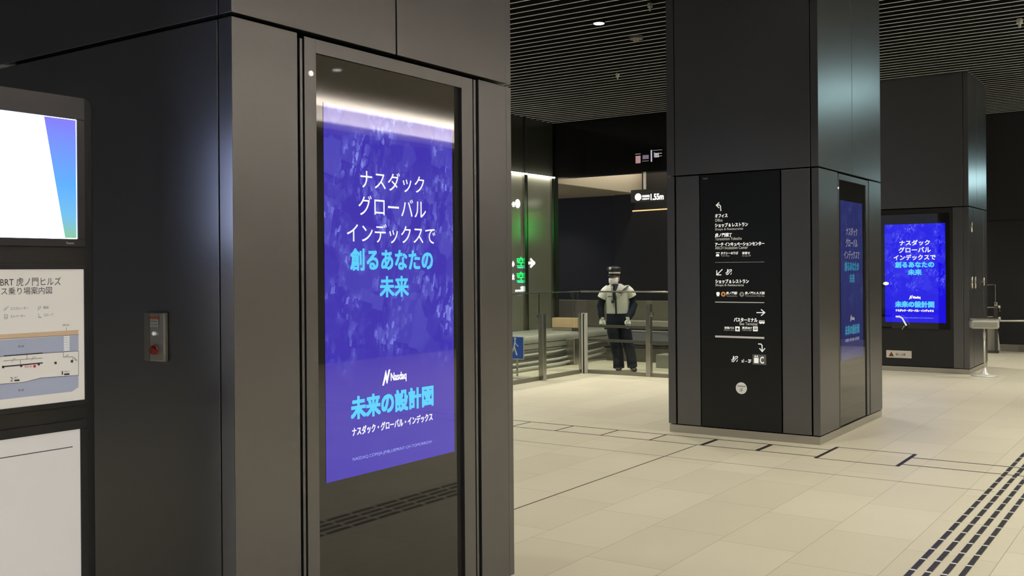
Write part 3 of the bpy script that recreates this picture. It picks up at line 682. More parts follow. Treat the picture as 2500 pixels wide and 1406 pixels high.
M_RUB = mat('black_rubber_bar', (0.035, 0.031, 0.030), 0.35)
M_STUD = mat('steel_bar_end', (0.80, 0.78, 0.70), 0.35, 0.2)
bars = None
PITCH = 0.247
rows = [-1.338, -1.256, -1.174, -1.092]
for r_i, x in enumerate(rows):
    t = thing('tactile_strip', (x, 10, 0), ('leftmost', 'second from left', 'third from left', 'rightmost')[r_i] + ' of the four parallel dark guide strips along the floor', 'tactile strip', 'dark tactile guide strips')
    y0 = 3.1
    b0_ = MB().box(x - 0.015, x + 0.015, y0 + 0.012, y0 + PITCH - 0.012, 0.0005, 0.0055).build('rubber_bar', M_RUB, t)
    e0_ = MB().box(x - 0.016, x + 0.016, y0 - 0.011, y0 + 0.011, 0.0005, 0.0062).build('metal_end', M_STUD, t)
    for k2 in range(1, 46):
        for src in (b0_, e0_):
            c = src.copy(); C.objects.link(c); c.parent = t; c.location = src.location + Vector((0, k2 * PITCH, 0))

# ================================================================== GLASS BARRIER
RX, RY = -8.42, 14.22
def clamp(t, x, y, z, ax): 
    m = MB(); m.box(x - 0.03, x + 0.03, y - 0.03, y + 0.03, z - 0.03, z + 0.03); m.build('clamp', M_STEEL, t, bevel=0.006)
t = thing('glass_barrier', (RX, 12.6, 0), 'clear glass barrier with steel posts running away beside the steel wall', 'barrier')
for (a, b) in ((10.2, 11.55), (11.60, 12.90), (12.96, 14.10)):
    MB().box(RX - 0.008, RX + 0.008, a, b, 0.060, 1.33).build('glass_pane', M_GLASS, t)
    MB().box(RX - 0.012, RX + 0.012, a, b + 0.06, 1.3305, 1.345).build('top_edge', M_STEEL, t)
m = MB(); m.box(RX - 0.03, RX + 0.03, 10.2, 14.10, 0.0, 0.058); m.build('bottom_rail', mat('dull_rail', (0.26, 0.245, 0.20), 0.4, 0.6), t, bevel=0.004)
for yy in (11.575, 12.93):
    MB().box(RX + 0.012, RX + 0.10, yy - 0.045, yy + 0.045, 0.0, 1.02).build('post', M_STEEL, t, bevel=0.004)
    clamp(t, RX + 0.0, yy, 0.98, 0)
    MB().box(RX - 0.006, RX + 0.006, yy - 0.006, yy + 0.006, 0.1, 1.33).build('pane_joint', M_CORE, t)
t = thing('glass_barrier', (-7.0, RY, 0), 'clear glass gate barrier with dark cross rails in front of the guard', 'barrier')
for (a, b) in ((-8.32, -7.24), (-7.14, -6.0), (-5.9, -4.9)):
    MB().box(a, b, RY - 0.008, RY + 0.008, 0.060, 1.32).build('glass_pane', M_GLASS, t)
m = MB(); m.tube([(-8.44, RY + 0.0, 1.335), (-4.9, RY, 1.335)], 0.014, 12); m.build('top_rail', M_STEEL, t, smooth=True)
m = MB(); m.box(-8.34, -4.9, RY - 0.03, RY + 0.03, 0.0, 0.058); m.build('bottom_rail', mat('dull_rail', (0.26, 0.245, 0.20), 0.4, 0.6), t, bevel=0.004)
for zz in (0.775, 0.545):
    m = MB(); m.box(-8.32, -4.9, RY - 0.022, RY - 0.010, zz - 0.022, zz + 0.022); m.build('cross_rail', mat('cross_rail_grey', (0.10, 0.10, 0.09), 0.35, 0.5), t, bevel=0.003)
for xx in (-7.19, -5.95):
    MB().box(xx - 0.045, xx + 0.035, RY - 0.05, RY + 0.03, 0.0, 1.14).build('post', M_STEEL, t, bevel=0.004)
    clamp(t, xx + 0.05, RY - 0.02, 0.98, 0)
m = MB(); m.box(-8.325, -8.300, RY - 0.10, RY - 0.025, 0.0, 0.985); m.build('corner_post', M_WHITEM, t, bevel=0.003)
m = MB(); m.box(-8.375, -8.350, RY - 0.10, RY - 0.025, 0.0, 0.985); m.build('corner_post', M_WHITEM, t, bevel=0.003)
m = MB(); m.box(-8.350, -8.325, RY - 0.095, RY - 0.03, 0.0, 0.975); m.build('corner_gap', M_CORE, t)
m = MB(); m.box(-8.440, -8.385, RY - 0.08, RY - 0.02, 0.0, 0.985); m.build('corner_post', M_STEEL, t, bevel=0.003)

# frame with two lamps / gate latch right of the barrier
def gate_frame(x, y, label, lamps, flip=1):
    t = thing('gate_frame', (x, y, 0), label, 'gate')
    m = MB(); m.tube([(x, y, 0.62), (x, y, 1.40), (x + 0.16 * flip, y, 1.40)], 0.011, 10); m.build('hook_rail', M_STEEL, t)
    m = MB(); m.box(x - 0.04, x + 0.04, y - 0.03, y + 0.03, 0.96, 1.05); m.build('latch_box', M_STEEL, t, bevel=0.008)
    m = MB(); m.box(x - 0.035, x + 0.035, y - 0.035, y + 0.035, 0.0, 0.92); m.build('post', M_STEEL, t, bevel=0.006)
    for nm, dx, z, c, s in lamps:
        m = MB(); m.ball((x + dx, y - 0.05, z), (0.045, 0.03, 0.022)); m.build(nm, emis(nm + '_glow', c, s), t, smooth=True)
gate_frame(-6.93, 14.75, 'thin steel hooked frame with two small lamps at the left edge of the middle column', (('amber_lamp', 0.05, 1.335, (1.0, 0.75, 0.30), 1.4), ('white_lamp', 0.09, 1.26, (1.0, 0.98, 0.9), 1.3)))

# ================================================================== BEHIND THE BARRIER
t = thing('parapet_wall', (-8.0, 18.6, 0), 'low beige parapet wall behind the guard', 'wall')
m = MB(); m.box(-13.0, -10.30, 18.42, 18.60, 0.0, 1.05); m.box(-10.27, -4.4, 18.42, 18.60, 0.0, 1.05); m.build('wall_panel', M_PARAPET, t, bevel=0.004)
m = MB(); m.box(-10.20, -4.4, 18.02, 18.419, 0.44, 0.66); m.build('ledge', mat('pale_ledge', (0.50, 0.48, 0.40), 0.5), t, bevel=0.02)
t = thing('timber_beam', (-9.76, 16.0, 0.562), 'pale tan timber-coloured beam lying on the steel housing left of the guard', 'beam')
MB().box(-10.07, -9.52, 15.9, 16.1, 0.622, 0.80).build('beam', mat('pale_timber', (0.60, 0.43, 0.25), 0.5), t, bevel=0.01)
MB().box(-10.05, -9.62, 15.88, 16.12, 0.5605, 0.621).build('support', M_STEEL, t, bevel=0.005)

# escalator housing: long low steel body along Y with rounded top, its handrails and skirts
t = thing('escalator', (-9.9, 15.2, 0), 'low pale steel escalator housing behind the glass barrier, left of the guard', 'escalator')
def prof(x0, x1, z0, z1, r, y0, y1, name, m, k=5):
    pts = [(x0, y0, z0), (x1, y0, z0)] + [(x1 - r + r * math.cos(q), y0, z1 - r + r * math.sin(q)) for q in [math.pi / 2 * i / k for i in range(k + 1)]] + [(x0 + r - r * math.sin(q), y0, z1 - r + r * math.cos(q)) for q in [math.pi / 2 * i / k for i in range(k + 1)]]
    mm = MB(); mm.prism(pts[::-1], (0, y1 - y0, 0)); return mm.build(name, m, t)
M_PALE = mat('pale_satin_metal', (0.46, 0.455, 0.40), 0.35, 0.25)
M_PALE2 = mat('pale_metal_side', (0.34, 0.335, 0.30), 0.3, 0.35)
prof(-10.6, -9.50, 0.30, 0.56, 0.09, 11.0, 17.2, 'top_housing', M_PALE)
MB().box(-10.6, -9.515, 11.0, 17.2, 0.0, 0.30).build('side_skirt', M_PALE2, t)
m = MB(); m.box(-9.52, -9.495, 11.0, 17.21, 0.425, 0.433); m.box(-9.52, -9.49, 11.0, 17.21, 0.325, 0.333); m.build('seam', M_CORE, t)
for i, (xx, zz, rr, mm) in enumerate(((-9.46, 0.25, 0.018, M_WHITEM), (-9.42, 0.19, 0.012, M_DSTEEL), (-9.38, 0.13, 0.020, M_WHITEM), (-9.33, 0.05, 0.024, M_WHITEM))):
    m = MB(); m.tube([(xx, 11.0, zz), (xx, 15.0, zz), (xx, 17.2, zz + 0.10)], rr, 10); m.build('kick_rail', mm, t, smooth=True)
MB().box(-9.40, -9.22, 15.30, 15.55, 0.0, 0.46).build('newel_box', M_STEEL, t, bevel=0.01)
# second escalator newel behind and right of guard
t = thing('escalator', (-7.9, 16.9, 0), 'rounded grey escalator end with dark handrail, behind and right of the guard', 'escalator')
pts = [(-9.2, 0.30), (-7.40, 0.30), (-7.28, 0.40), (-7.34, 0.52), (-7.5, 0.58), (-9.2, 0.58)]
m = MB(); m.prism([(a, 16.4, z) for a, z in pts], (0, 0.6, 0)); m.build('end_cap', mat('lilac_grey_metal', (0.26, 0.255, 0.29), 0.3, 0.6), t, bevel=0.06)
m = MB(); m.tube([(-9.2, 16.36, 0.60), (-7.5, 16.36, 0.60), (-7.28, 16.36, 0.54), (-7.22, 16.36, 0.42), (-7.32, 16.36, 0.28), (-9.2, 16.36, 0.26)], 0.020, 10); m.build('handrail', M_BLACK, t, smooth=True)
m = MB(); m.tube([(-8.0, 16.30, 0.66), (-7.75, 16.30, 0.66), (-7.62, 16.30, 0.60), (-7.52, 16.30, 0.50)], 0.014, 10); m.tube([(-8.1, 16.30, 0.10), (-7.6, 16.30, 0.18)], 0.012, 10); m.build('grab_rail', M_WHITEM, t, smooth=True)
MB().box(-7.68, -7.56, 16.24, 16.34, 0.47, 0.57).build('control_box', M_DSTEEL, t, bevel=0.01)
MB().box(-9.2, -7.2, 16.42, 17.0, 0.0, 0.295).build('base', mat('dark_taupe_metal', (0.12, 0.11, 0.095), 0.4, 0.4), t)
t = thing('stone_kerb', (-6.9, 15.7, 0), 'low grey stone kerb on the floor behind the right end of the glass barrier', 'kerb')
MB().box(-7.75, -4.8, 15.55, 15.9, 0.0, 0.23).build('block', mat('grey_green_stone', (0.22, 0.22, 0.18), 0.6), t, bevel=0.01)
t = thing('ticket_gate', (-6.9, 16.6, 0), 'pale metal gate machine seen through glass left of the middle column', 'machine')
MB().box(-7.10, -6.92, 16.3, 16.6, 0.0, 0.62).build('body', M_STEEL, t, bevel=0.01); MB().box(-6.88, -6.70, 16.3, 16.5, 0.22, 0.50).build('box', M_DSTEEL, t, bevel=0.01)
m = MB(); m.tube([(-6.62, 16.3, 0.0), (-6.78, 16.3, 0.45), (-6.62, 16.3, 0.75)], 0.03, 10); m.build('arm', M_WHITEM, t, smooth=True)
MB().box(-7.2, -6.4, 16.61, 16.7, 0.0, 0.08).build('foot', M_STEEL, t)

# blue pedestrian sign
t = thing('pedestrian_sign', (-8.80, 12.95, 0), 'blue square sign with a white walking figure, low behind the glass at left', 'sign')
def sgn(u, v): return on_y(u, v, 12.95)
c = sgn(1260, 849)
sgx0, sgx1, sgz0, sgz1 = c[0] - 0.16, sgn(1278.5, 849)[0], sgn(1260, 877)[1], sgn(1260, 821)[1]
m = MB(); m.box(sgx0, sgx1, 12.95, 12.965, sgz0, sgz1); m.build('border', M_WHITEM, t, bevel=0.006)
m = MB(); m.box(sgx0 + 0.012, sgx1 - 0.012, 12.944, 12.9499, sgz0 + 0.012, sgz1 - 0.012); m.build('blue_face', mat('sign_blue', (0.01, 0.06, 0.34), 0.35, emit=(0.01, 0.06, 0.34), es=0.3), t, bevel=0.002)
m = MB()
fx = lambda a, b: (sgn(1262 + a, 849 + b))
stroke(m, 'y', 12.944, [fx(-4, -16), fx(-6, -2), fx(0, 16)], 0.028, 0.001); stroke(m, 'y', 12.944, [fx(-6, -2), fx(-12, 14)], 0.024, 0.0012); stroke(m, 'y', 12.944, [fx(-4, -13), fx(3, -4)], 0.016, 0.0014)
disc(m, 'y', 12.944, *fx(-4, -22), 0.022, 0.001); m.build('walking_figure', mat('sign_white', (0.75, 0.75, 0.75), 0.5), t)
m = MB(); m.tube([((sgx0 + sgx1) / 2, 12.99, 0.02), ((sgx0 + sgx1) / 2, 12.99, sgz1 - 0.1)], 0.016, 12); m.build('pole', M_STEEL, t)
m = MB(); m.box((sgx0 + sgx1) / 2 - 0.14, (sgx0 + sgx1) / 2 + 0.16, 12.85, 13.12, 0.0, 0.03); m.build('base', M_WHITEM, t, bevel=0.01)

# lit lettering on the steel wall ----------------------------------------
LX = -11.15
t = thing('parking_guide_sign', (LX, 16.6, 1.8), 'lit green and white parking guide lettering with an arrow on the steel wall', 'sign')
def lx(u, v): return on_x(u, v, LX)
def wl(mb, tx, u0, u1, vt, vb, bold=0.0, off=0.006):
    um = (u0 + u1) / 2; write(mb, tx, 'x', LX, lx(u0, vb)[0], lx(u1, vb)[0], lx(um, vb)[1], lx(um, vt)[1], off, bold)
m = MB(); wl(m, '空', 1262, 1281.5, 628, 650, 0.006); wl(m, '空', 1262, 1281.5, 664, 686, 0.006); m.build('green_lettering', emis('led_green', (0.02, 0.80, 0.16), 1.3), t)
for v in (653, 688.5):
    m = MB(); q = [lx(1263, v - 1), lx(1281.5, v - 1), lx(1281.5, v + 1.5), lx(1263, v + 1.5)]; flatpoly(m, 'x', LX, q[::-1], 0.006)
    m.build('teal_underline', emis('led_teal', (0.10, 0.85, 0.62), 1.2), t)
m = MB(); stroke(m, 'x', LX, [lx(1286, 642), lx(1304, 642)], 0.055, 0.006); stroke(m, 'x', LX, [lx(1296, 633.5), lx(1304, 642), lx(1296, 650.5)], 0.050, 0.0062)
wl(m, '小', 1250, 1255, 638, 650, 0.01); wl(m, '大', 1250, 1255, 669, 682, 0.01)
wl(m, '空', 1271, 1281, 699, 706, 0.006); wl(m, 'ENTRANCE', 1258, 1281.5, 707.5, 711.5, 0.004)
a, z = lx(1263.5, 497); disc(m, 'x', LX, a, z, 0.088, 0.006)
wl(m, '一般', 1246, 1256, 493, 504, 0.008)
m.build('white_lettering', emis('sign_lit_white', (1.0, 0.99, 0.95), 1.3), t)

# unseen green panel added to give the green reflections in the steel wall
t = thing('green_glow_panel', (-8.6, 19.6, 0), 'tall green lit panel added out of sight behind the middle column, for its reflection in the steel wall', 'sign')
MB().box(-8.62, -8.5, 19.9, 20.8, 0.0, 3.2).build('cabinet', M_BLACK, t, bevel=0.01)
for z0, z1 in ((2.45, 3.10), (0.15, 0.95)):
    MB().box(-8.628, -8.6205, 20.0, 20.7, z0, z1).build('green_glow_face', emis('green_glow_face', (0.03, 0.85, 0.10), 2.2), t)

# height clearance sign ---------------------------------------------------
HY = 19.0
def hy(u, v): return on_y(u, v, HY)
t = thing('clearance_sign', (-9.6, HY, 3.1), 'hanging dark height sign reading 1.55m in lit white beside the middle column', 'sign')
a0, z0 = hy(1540, 494.5); _, z1 = hy(1540, 464)
MB().box(a0, a0 + 1.25, HY, HY + 0.12, z0, z1).build('sign_box', mat('olive_grey_box', (0.055, 0.055, 0.045), 0.4), t, bevel=0.008)
m = MB(); a, z = hy(1558, 481); disc(m, 'y', HY, a, z, 0.078, 0.003)
def hl(tx, u0, u1, vt, vb, b): write(m, tx, 'y', HY, hy(u0, vb)[0], hy(u1, vb)[0], hy(u0, vb)[1], hy(u0, vt)[1], 0.003, b)
hl('車高制限', 1568, 1586, 476.5, 482, 0.002); hl('HEIGHT', 1568, 1586, 484, 488, 0.002); hl('1.55m', 1589, 1620, 474, 488, 0.006)
m.build('lit_lettering', emis('sign_lit_white', (1.0, 0.99, 0.95), 1.3), t)
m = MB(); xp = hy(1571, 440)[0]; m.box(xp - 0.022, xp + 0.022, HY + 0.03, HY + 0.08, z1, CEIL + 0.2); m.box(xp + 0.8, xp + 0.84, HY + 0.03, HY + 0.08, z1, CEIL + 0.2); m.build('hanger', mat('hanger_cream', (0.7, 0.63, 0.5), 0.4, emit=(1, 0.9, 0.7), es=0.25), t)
t = thing('height_bar', (-9.6, HY, 2.9), 'thin orange-lit height limit bar hanging under the dark height sign', 'bar')
b0 = hy(1541, 515)
m = MB(); m.tube([(b0[0], HY + 0.06, b0[1]), (b0[0] + 1.3, HY + 0.06, b0[1] + 0.02)], 0.013, 10); m.build('bar', emis('orange_bar', (1.0, 0.62, 0.26), 1.2), t)
m = MB(); m.tube([(b0[0] + 1.22, HY + 0.06, b0[1]), (b0[0] + 1.22, HY + 0.06, z0)], 0.004, 6); m.tube([(b0[0] + 0.98, HY + 0.06, b0[1]), (b0[0] + 0.98, HY + 0.06, z0)], 0.004, 6); m.build('hanging_wire', M_DSTEEL, t)

# sign reflections painted on the glossy fascia as dim glowing shapes ------------------------
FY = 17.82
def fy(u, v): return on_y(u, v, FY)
t = thing('sign_reflection', (-9.1, FY, 3.9), 'painted reflection of small shop signs on the glossy black fascia', 'sign')
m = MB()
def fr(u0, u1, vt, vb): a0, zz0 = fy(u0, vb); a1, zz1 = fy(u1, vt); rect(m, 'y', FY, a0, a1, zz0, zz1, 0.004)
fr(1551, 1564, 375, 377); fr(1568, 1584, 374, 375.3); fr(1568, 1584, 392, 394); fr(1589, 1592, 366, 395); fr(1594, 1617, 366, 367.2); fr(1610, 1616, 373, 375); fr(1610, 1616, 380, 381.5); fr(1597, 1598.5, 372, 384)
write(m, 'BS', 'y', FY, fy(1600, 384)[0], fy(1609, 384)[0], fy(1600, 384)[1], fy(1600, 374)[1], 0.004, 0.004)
m.build('white_reflection', emis('dim_white_sign', (0.95, 0.92, 1.0), 0.55), t)
m = MB(); fr(1552, 1564, 380, 399); m.build('pink_reflection', emis('dim_pink_sign', (0.95, 0.55, 0.55), 0.45), t)
m = MB(); fr(1569, 1584, 378, 389); m.build('mauve_reflection', emis('dim_mauve_sign', (0.55, 0.38, 0.55), 0.35), t)

# ================================================================== RIGHT BACKGROUND
t = thing('display_stand', (-2.80, 16.88, 0), 'thin white pedestal stand with a small tilted tray in front of the farthest column', 'stand')
sx_, sy_ = -2.80, 16.88
m = MB(); m.rings([(sx_, sy_, 0.0, 0.19, 0.19), (sx_, sy_, 0.012, 0.19, 0.19), (sx_, sy_, 0.022, 0.17, 0.17), (sx_, sy_, 0.030, 0.07, 0.07), (sx_, sy_, 0.06, 0.045, 0.045), (sx_, sy_, 0.13, 0.016, 0.016)], 32); m.build('base', M_WHITEM, t, smooth=True)
m = MB(); m.tube([(sx_, sy_, 0.12), (sx_, sy_, 0.56)], 0.013, 14); m.tube([(sx_, sy_, 0.56), (sx_, sy_, 0.60), (sx_, sy_, 0.66), (sx_, sy_, 0.70)], [0.015, 0.021, 0.019, 0.012], 14); m.tube([(sx_, sy_, 0.66), (sx_, sy_, 0.76)], 0.010, 12); m.build('pole', M_WHITEM, t, smooth=True)
tr = bpy.data.objects.new('tray', None)
RT = Matrix.Rotation(math.radians(20), 4, 'Z')
def rp(p): 
    q = RT @ Vector(p); return (sx_ + q.x, sy_ + q.y, p[2])
def rbox(x0, x1, y0, y1, z0, z1):
    m = MB(); m.box(x0, x1, y0, y1, z0, z1); m.v = [rp(p) for p in m.v]; return m
rbox(-0.200, 0.200, -0.10, 0.12, 0.735, 0.865).build('tray', mat('translucent_tray', (0.42, 0.42, 0.36), 0.3), t, bevel=0.03)
rbox(-0.165, 0.165, -0.105, -0.099, 0.77, 0.835).build('tray_front', mat('tray_insert', (0.27, 0.28, 0.25), 0.25), t, bevel=0.002)
rbox(-0.21, 0.21, -0.02, 0.14, 0.866, 0.888).build('tray_lid', M_STEEL, t, bevel=0.008)

gx, gy = on_z(2433, 862)
t = thing('barrier_gate', (gx, gy, 0), 'steel barrier gate with knobs and a long bar at the far right', 'gate')
s = 0.0080
def gp(u, v, dy=0.0):       # point on the gate's own plane y = gy
    a, z = on_y(u, v, gy + dy); return (a, gy + dy, z)
m = MB(); m.tube([gp(2405, 695), gp(2430, 695), gp(2430.5, 740)], 0.010, 10); m.build('hook_rail', M_STEEL, t)
a = gp(2431.5, 742); m = MB(); m.tube([(a[0], a[1], a[2] - 0.045), (a[0], a[1], a[2] - 0.03), (a[0], a[1], a[2] + 0.03), (a[0], a[1], a[2] + 0.045)], [0.03, 0.042, 0.042, 0.03], 16); m.build('knob', M_STEEL, t, smooth=True)
m = MB(); m.tube([gp(2405, 750), gp(2437, 750)], 0.016, 10); m.tube([gp(2405, 773), gp(2425, 773)], 0.016, 10); m.build('cross_rail', M_STEEL, t)
a = gp(2431.5, 780); m = MB(); m.box(a[0] - 0.035, a[0] + 0.035, a[1] - 0.035, a[1] + 0.035, gp(2431, 782)[2], gp(2431, 751)[2]); m.build('lock_case', M_DSTEEL, t, bevel=0.01)
m = MB(); a = gp(2433, 862); m.box(a[0] - 0.03, a[0] + 0.03, gy - 0.03, gy + 0.03, 0.0, gp(2433, 781)[2]); m.build('post', M_DSTEEL, t, bevel=0.006)
m = MB(); m.tube([gp(2439, 746, -0.08), gp(2441, 751, -0.08), gp(2441, 760, -0.08)], 0.020, 10); m.build('handle', M_WHITEM, t, smooth=True)
m = MB(); m.tube([gp(2440, 774, -0.08), gp(2441, 779, -0.08), gp(2440.5, 789, -0.08)], 0.022, 10); m.tube([gp(2433, 783, -0.05), gp(2445, 783, -0.08)], 0.018, 10); m.build('handle', M_WHITEM, t, smooth=True)
m = MB(); m.tube([gp(2443, 783.5, -0.08), gp(2560, 783, -0.08)], 0.018, 12); m.build('long_bar', M_WHITEM, t, smooth=True)
m = MB(); m.tube([gp(2434, 800), gp(2438.5, 856)], [0.012, 0.030], 10); m.build('brace', M_WHITEM, t, smooth=True)
m = MB(); m.prism([gp(2400, 795, 0.05), gp(2428, 795, 0.05), gp(2428, 857, 0.05), gp(2400, 857, 0.05)], (0, 0.02, 0)); m.build('side_panel', mat('grey_gate_panel', (0.30, 0.29, 0.25), 0.4, 0.3), t)
m = MB(); m.box(gx - 0.4, gx + 0.03, gy - 0.06, gy + 0.08, 0.0, 0.045); m.build('foot_plate', M_DSTEEL, t)

# handle reflections in the farthest column's side panel, built as chrome bars
for (u, v0, v1, lab) in ((2368, 540, 566, 'small reflected catch, built as a chrome bar, high on the side of the farthest column'), (2371.5, 676, 704, 'left reflected handle of the pair, built as a chrome bar on the farthest column'), (2381, 676, 704, 'right reflected handle of the pair, built as a chrome bar on the farthest column'), (2402, 678, 697, 'single short reflected handle, built as a chrome bar near the rear edge of the farthest column')):
    a1 = on_x(u, v0, X1 + 0.03); a2 = on_x(u, v1, X1 + 0.03)
    a1 = (max(a1[0], 17.09), a1[1])
    t = thing('handle_reflection', (X1 + 0.02, a1[0], a2[1]), lab, 'handle', 'chrome handle reflections on the farthest column')
    m = MB(); m.tube([(X1 + 0.03, a1[0], a2[1]), (X1 + 0.03, a1[0], a1[1])], 0.013, 10); m.build('reflection_bar', mat('bright_chrome', (0.75, 0.73, 0.66), 0.2, 0.9), t, smooth=True)
    zc = (a1[1] + a2[1]) / 2
    m = MB(); m.tube([(X1 - 0.0005, a1[0], zc), (X1 + 0.03, a1[0], zc)], 0.012, 10); m.build('mount', M_STEEL, t)

# curved white reflection on the far screen, built as a glowing bar
def fs(u, v): a, z = on_y(u, v, 16.90); return (a, 16.90, z)
t = thing('hook_reflection', fs(2200, 790), 'curved white reflection, built as a glowing bar, at the bottom of the far blue screen', 'handle')
m = MB(); m.tube([fs(2187, 772.5), fs(2196, 772.5), fs(2203, 777), fs(2208, 786), fs(2213, 795)], 0.0125, 10); m.build('reflection_bar', emis('white_handle_glow', (1, 1, 0.98), 0.75), t, smooth=True)
m = MB(); m.tube([fs(2208, 795), fs(2205, 800), fs(2201, 806)], [0.012, 0.010, 0.004], 10); m.tube([fs(2187, 773), (fs(2187, 773)[0], 17.0085, fs(2187, 773)[2])], 0.008, 8); m.build('mount', M_STEEL, t, smooth=True)
t = thing('indicator_lamp', fs(2163, 692), 'small glowing pale yellow lamp at the left edge of the far blue screen', 'lamp')
a = fs(2163, 692); m = MB(); m.ball(a, (0.045, 0.03, 0.026)); m.build('bulb', emis('yellow_lamp', (1.0, 0.95, 0.62), 1.3), t, smooth=True)
m = MB(); m.tube([(a[0], a[1], a[2]), (a[0], 17.0110, a[2])], 0.02, 10); m.build('mount', M_DSTEEL, t)

# unseen cyan panels added ahead to give the soft highlights on column faces
def cyan_highlight(x0, x1, y, z0, z1, lab, s, hang=True):
    t = thing('cyan_highlight_panel', ((x0 + x1) / 2, y, z0), lab, 'sign')
    MB().box(x0, x1, y, y + 0.08, z0, z1).build('case', M_BLACK, t, bevel=0.005)
    MB().box(x0 + 0.02, x1 - 0.02, y - 0.006, y - 0.0005, z0 + 0.02, z1 - 0.02).build('lit_face', emis('cyan_lit_face', (0.62, 0.96, 1.0), s), t)
    if hang:
        m = MB(); m.box(x0 + 0.1, x0 + 0.12, y + 0.03, y + 0.05, z1, CEIL + 0.2); m.box(x1 - 0.12, x1 - 0.10, y + 0.03, y + 0.05, z1, CEIL + 0.2); m.build('hanger', M_DSTEEL, t)
cyan_highlight(-1.50, -0.5, 15.4, 4.20, 4.48, 'unseen cyan lit hanging panel added ahead to the right, for the middle column highlight', 15.0)
cyan_highlight(-2.1, -1.1, 22.0, 3.30, 3.60, 'unseen cyan lit panel added on the far back wall, for the farthest column highlight', 18.0, False)

# ================================================================== THE GUARD
GX, GY = -8.06, 14.78
g = thing('person', (GX, GY, 0), 'person in a dark uniform with pale vest, peaked cap, face mask and white gloves', 'person', rz=math.radians(29))
ORG[g.name] = Vector((0, 0, 0))
K = 0.001446
def gz(p, y=0.0): return ((p[0] - 370) * K, y, (1300 - p[1]) * K)     # from the enlarged photograph: metres, x right, z up, y away
def voxel(mb, name, m, parent, vs=0.008, it=4):
    o = mb.build(name, m, parent, local=True)
    r = o.modifiers.new('r', 'REMESH'); r.mode = 'VOXEL'; r.voxel_size = vs
    sm = o.modifiers.new('s', 'SMOOTH'); sm.iterations = it; sm.factor = 0.5
    bpy.context.view_layer.update(); dg = bpy.context.evaluated_depsgraph_get()
    me = bpy.data.meshes.new_from_object(o.evaluated_get(dg)); old = o.data; o.modifiers.clear(); o.data = me; bpy.data.meshes.remove(old); me.name = name
    if not me.materials: me.materials.append(m)
    for p in me.polygons: p.use_smooth = True
    return o
M_SKIN = mat('skin', (0.42, 0.22, 0.13), 0.5)
M_NAVY = mat('navy_uniform', (0.006, 0.009, 0.019), 0.8, spec=0.2, bump=0.3, bscale=25)
M_VEST = mat('pale_vest', (0.47, 0.475, 0.42), 0.75, bump=0.5, bscale=28)
M_GLOVE = mat('white_glove', (0.74, 0.74, 0.70), 0.7)
M_CAP = mat('black_cap', (0.008, 0.008, 0.012), 0.5)
hx, hz, hy0 = -0.050, 1.545, -0.01     # head centre; face turned to the viewer's left
TURN = math.radians(-32)
def head(p):        # head-local (face towards -y) to figure
    q = Matrix.Rotation(TURN, 3, 'Z') @ Vector((p[0], p[1], 0)); return (hx + q.x, hy0 + q.y, hz + p[2])
# arms (viewer-left arm and viewer-right arm)
armL = [(-0.185, 0.0, 1.365), (-0.245, 0.01, 1.24), (-0.285, 0.03, 1.08), (-0.275, -0.02, 0.95), (-0.262, -0.05, 0.87)]
armR = [(0.175, 0.0, 1.365), (0.225, 0.02, 1.26), (0.262, 0.05, 1.10), (0.222, -0.07, 0.97), (0.168, -0.150, 0.875)]
armRad = [0.058, 0.052, 0.044, 0.036, 0.028]
legL = [(-0.075, 0.0, 0.88), (-0.075, -0.01, 0.70), (-0.035, -0.02, 0.46), (0.00, 0.0, 0.25), (0.015, 0.01, 0.07)]
legR = [(0.095, 0.0, 0.88), (0.125, -0.03, 0.70), (0.165, -0.04, 0.46), (0.212, -0.03, 0.25), (0.235, -0.03, 0.07)]
legRad = [0.080, 0.080, 0.060, 0.050, 0.040]
def hand_chain(mb, wrist, side, rad):
    """palm, four curled fingers of unequal length and a thumb, hanging down"""
    wx, wy, wz = wrist
    mb.tube([(wx, wy, wz + 0.01), (wx + 0.004 * side, wy - 0.005, wz - 0.035), (wx + 0.004 * side, wy - 0.010, wz - 0.085)], [(rad * 2.6, rad * 2.2), (rad * 4.2, rad * 1.9), (rad * 4.4, rad * 1.6)], 14)
    for i, (off, ln) in enumerate(((-0.033, 0.070), (-0.011, 0.080), (0.011, 0.076), (0.032, 0.060))):
        x = wx + off
        mb.tube([(x, wy - 0.008, wz - 0.075), (x, wy - 0.014, wz - 0.085 - ln * 0.45), (x - side * 0.004, wy - 0.004, wz - 0.085 - ln * 0.8), (x - side * 0.006, wy + 0.010, wz - 0.085 - ln)], [rad, rad * 0.98, rad * 0.9, rad * 0.72], 8)
    mb.tube([(wx - side * 0.028, wy - 0.01, wz - 0.025), (wx - side * 0.050, wy - 0.030, wz - 0.055), (wx - side * 0.048, wy - 0.040, wz - 0.090)], [rad * 1.2, rad * 1.1, rad * 0.85], 8)
b = MB()
b.rings([(head((0, 0, z))[0], head((0, oy, z))[1], hz + z, rx, ry) for z, rx, ry, oy in ((-0.115, 0.030, 0.034, -0.03), (-0.100, 0.050, 0.060, -0.018), (-0.06, 0.064, 0.080, -0.006), (-0.02, 0.073, 0.090, 0), (0.03, 0.078, 0.097, 0), (0.07, 0.074, 0.092, 0.003), (0.10, 0.056, 0.070, 0.004), (0.118, 0.025, 0.03, 0.004))], 20)
b.tube([head((0, -0.085, 0.012)), head((0, -0.104, -0.022)), head((0, -0.088, -0.034))], [0.008, 0.015, 0.012], 8)          # nose
for sd in (-1, 1):
    b.ball(head((0.078 * sd, 0.012, -0.005)), (0.012, 0.020, 0.032), 10, 6)                                               # ears
b.tube([(hx + 0.012, 0.02, 1.37), (hx, 0.01, 1.47)], [0.062, 0.055], 16)
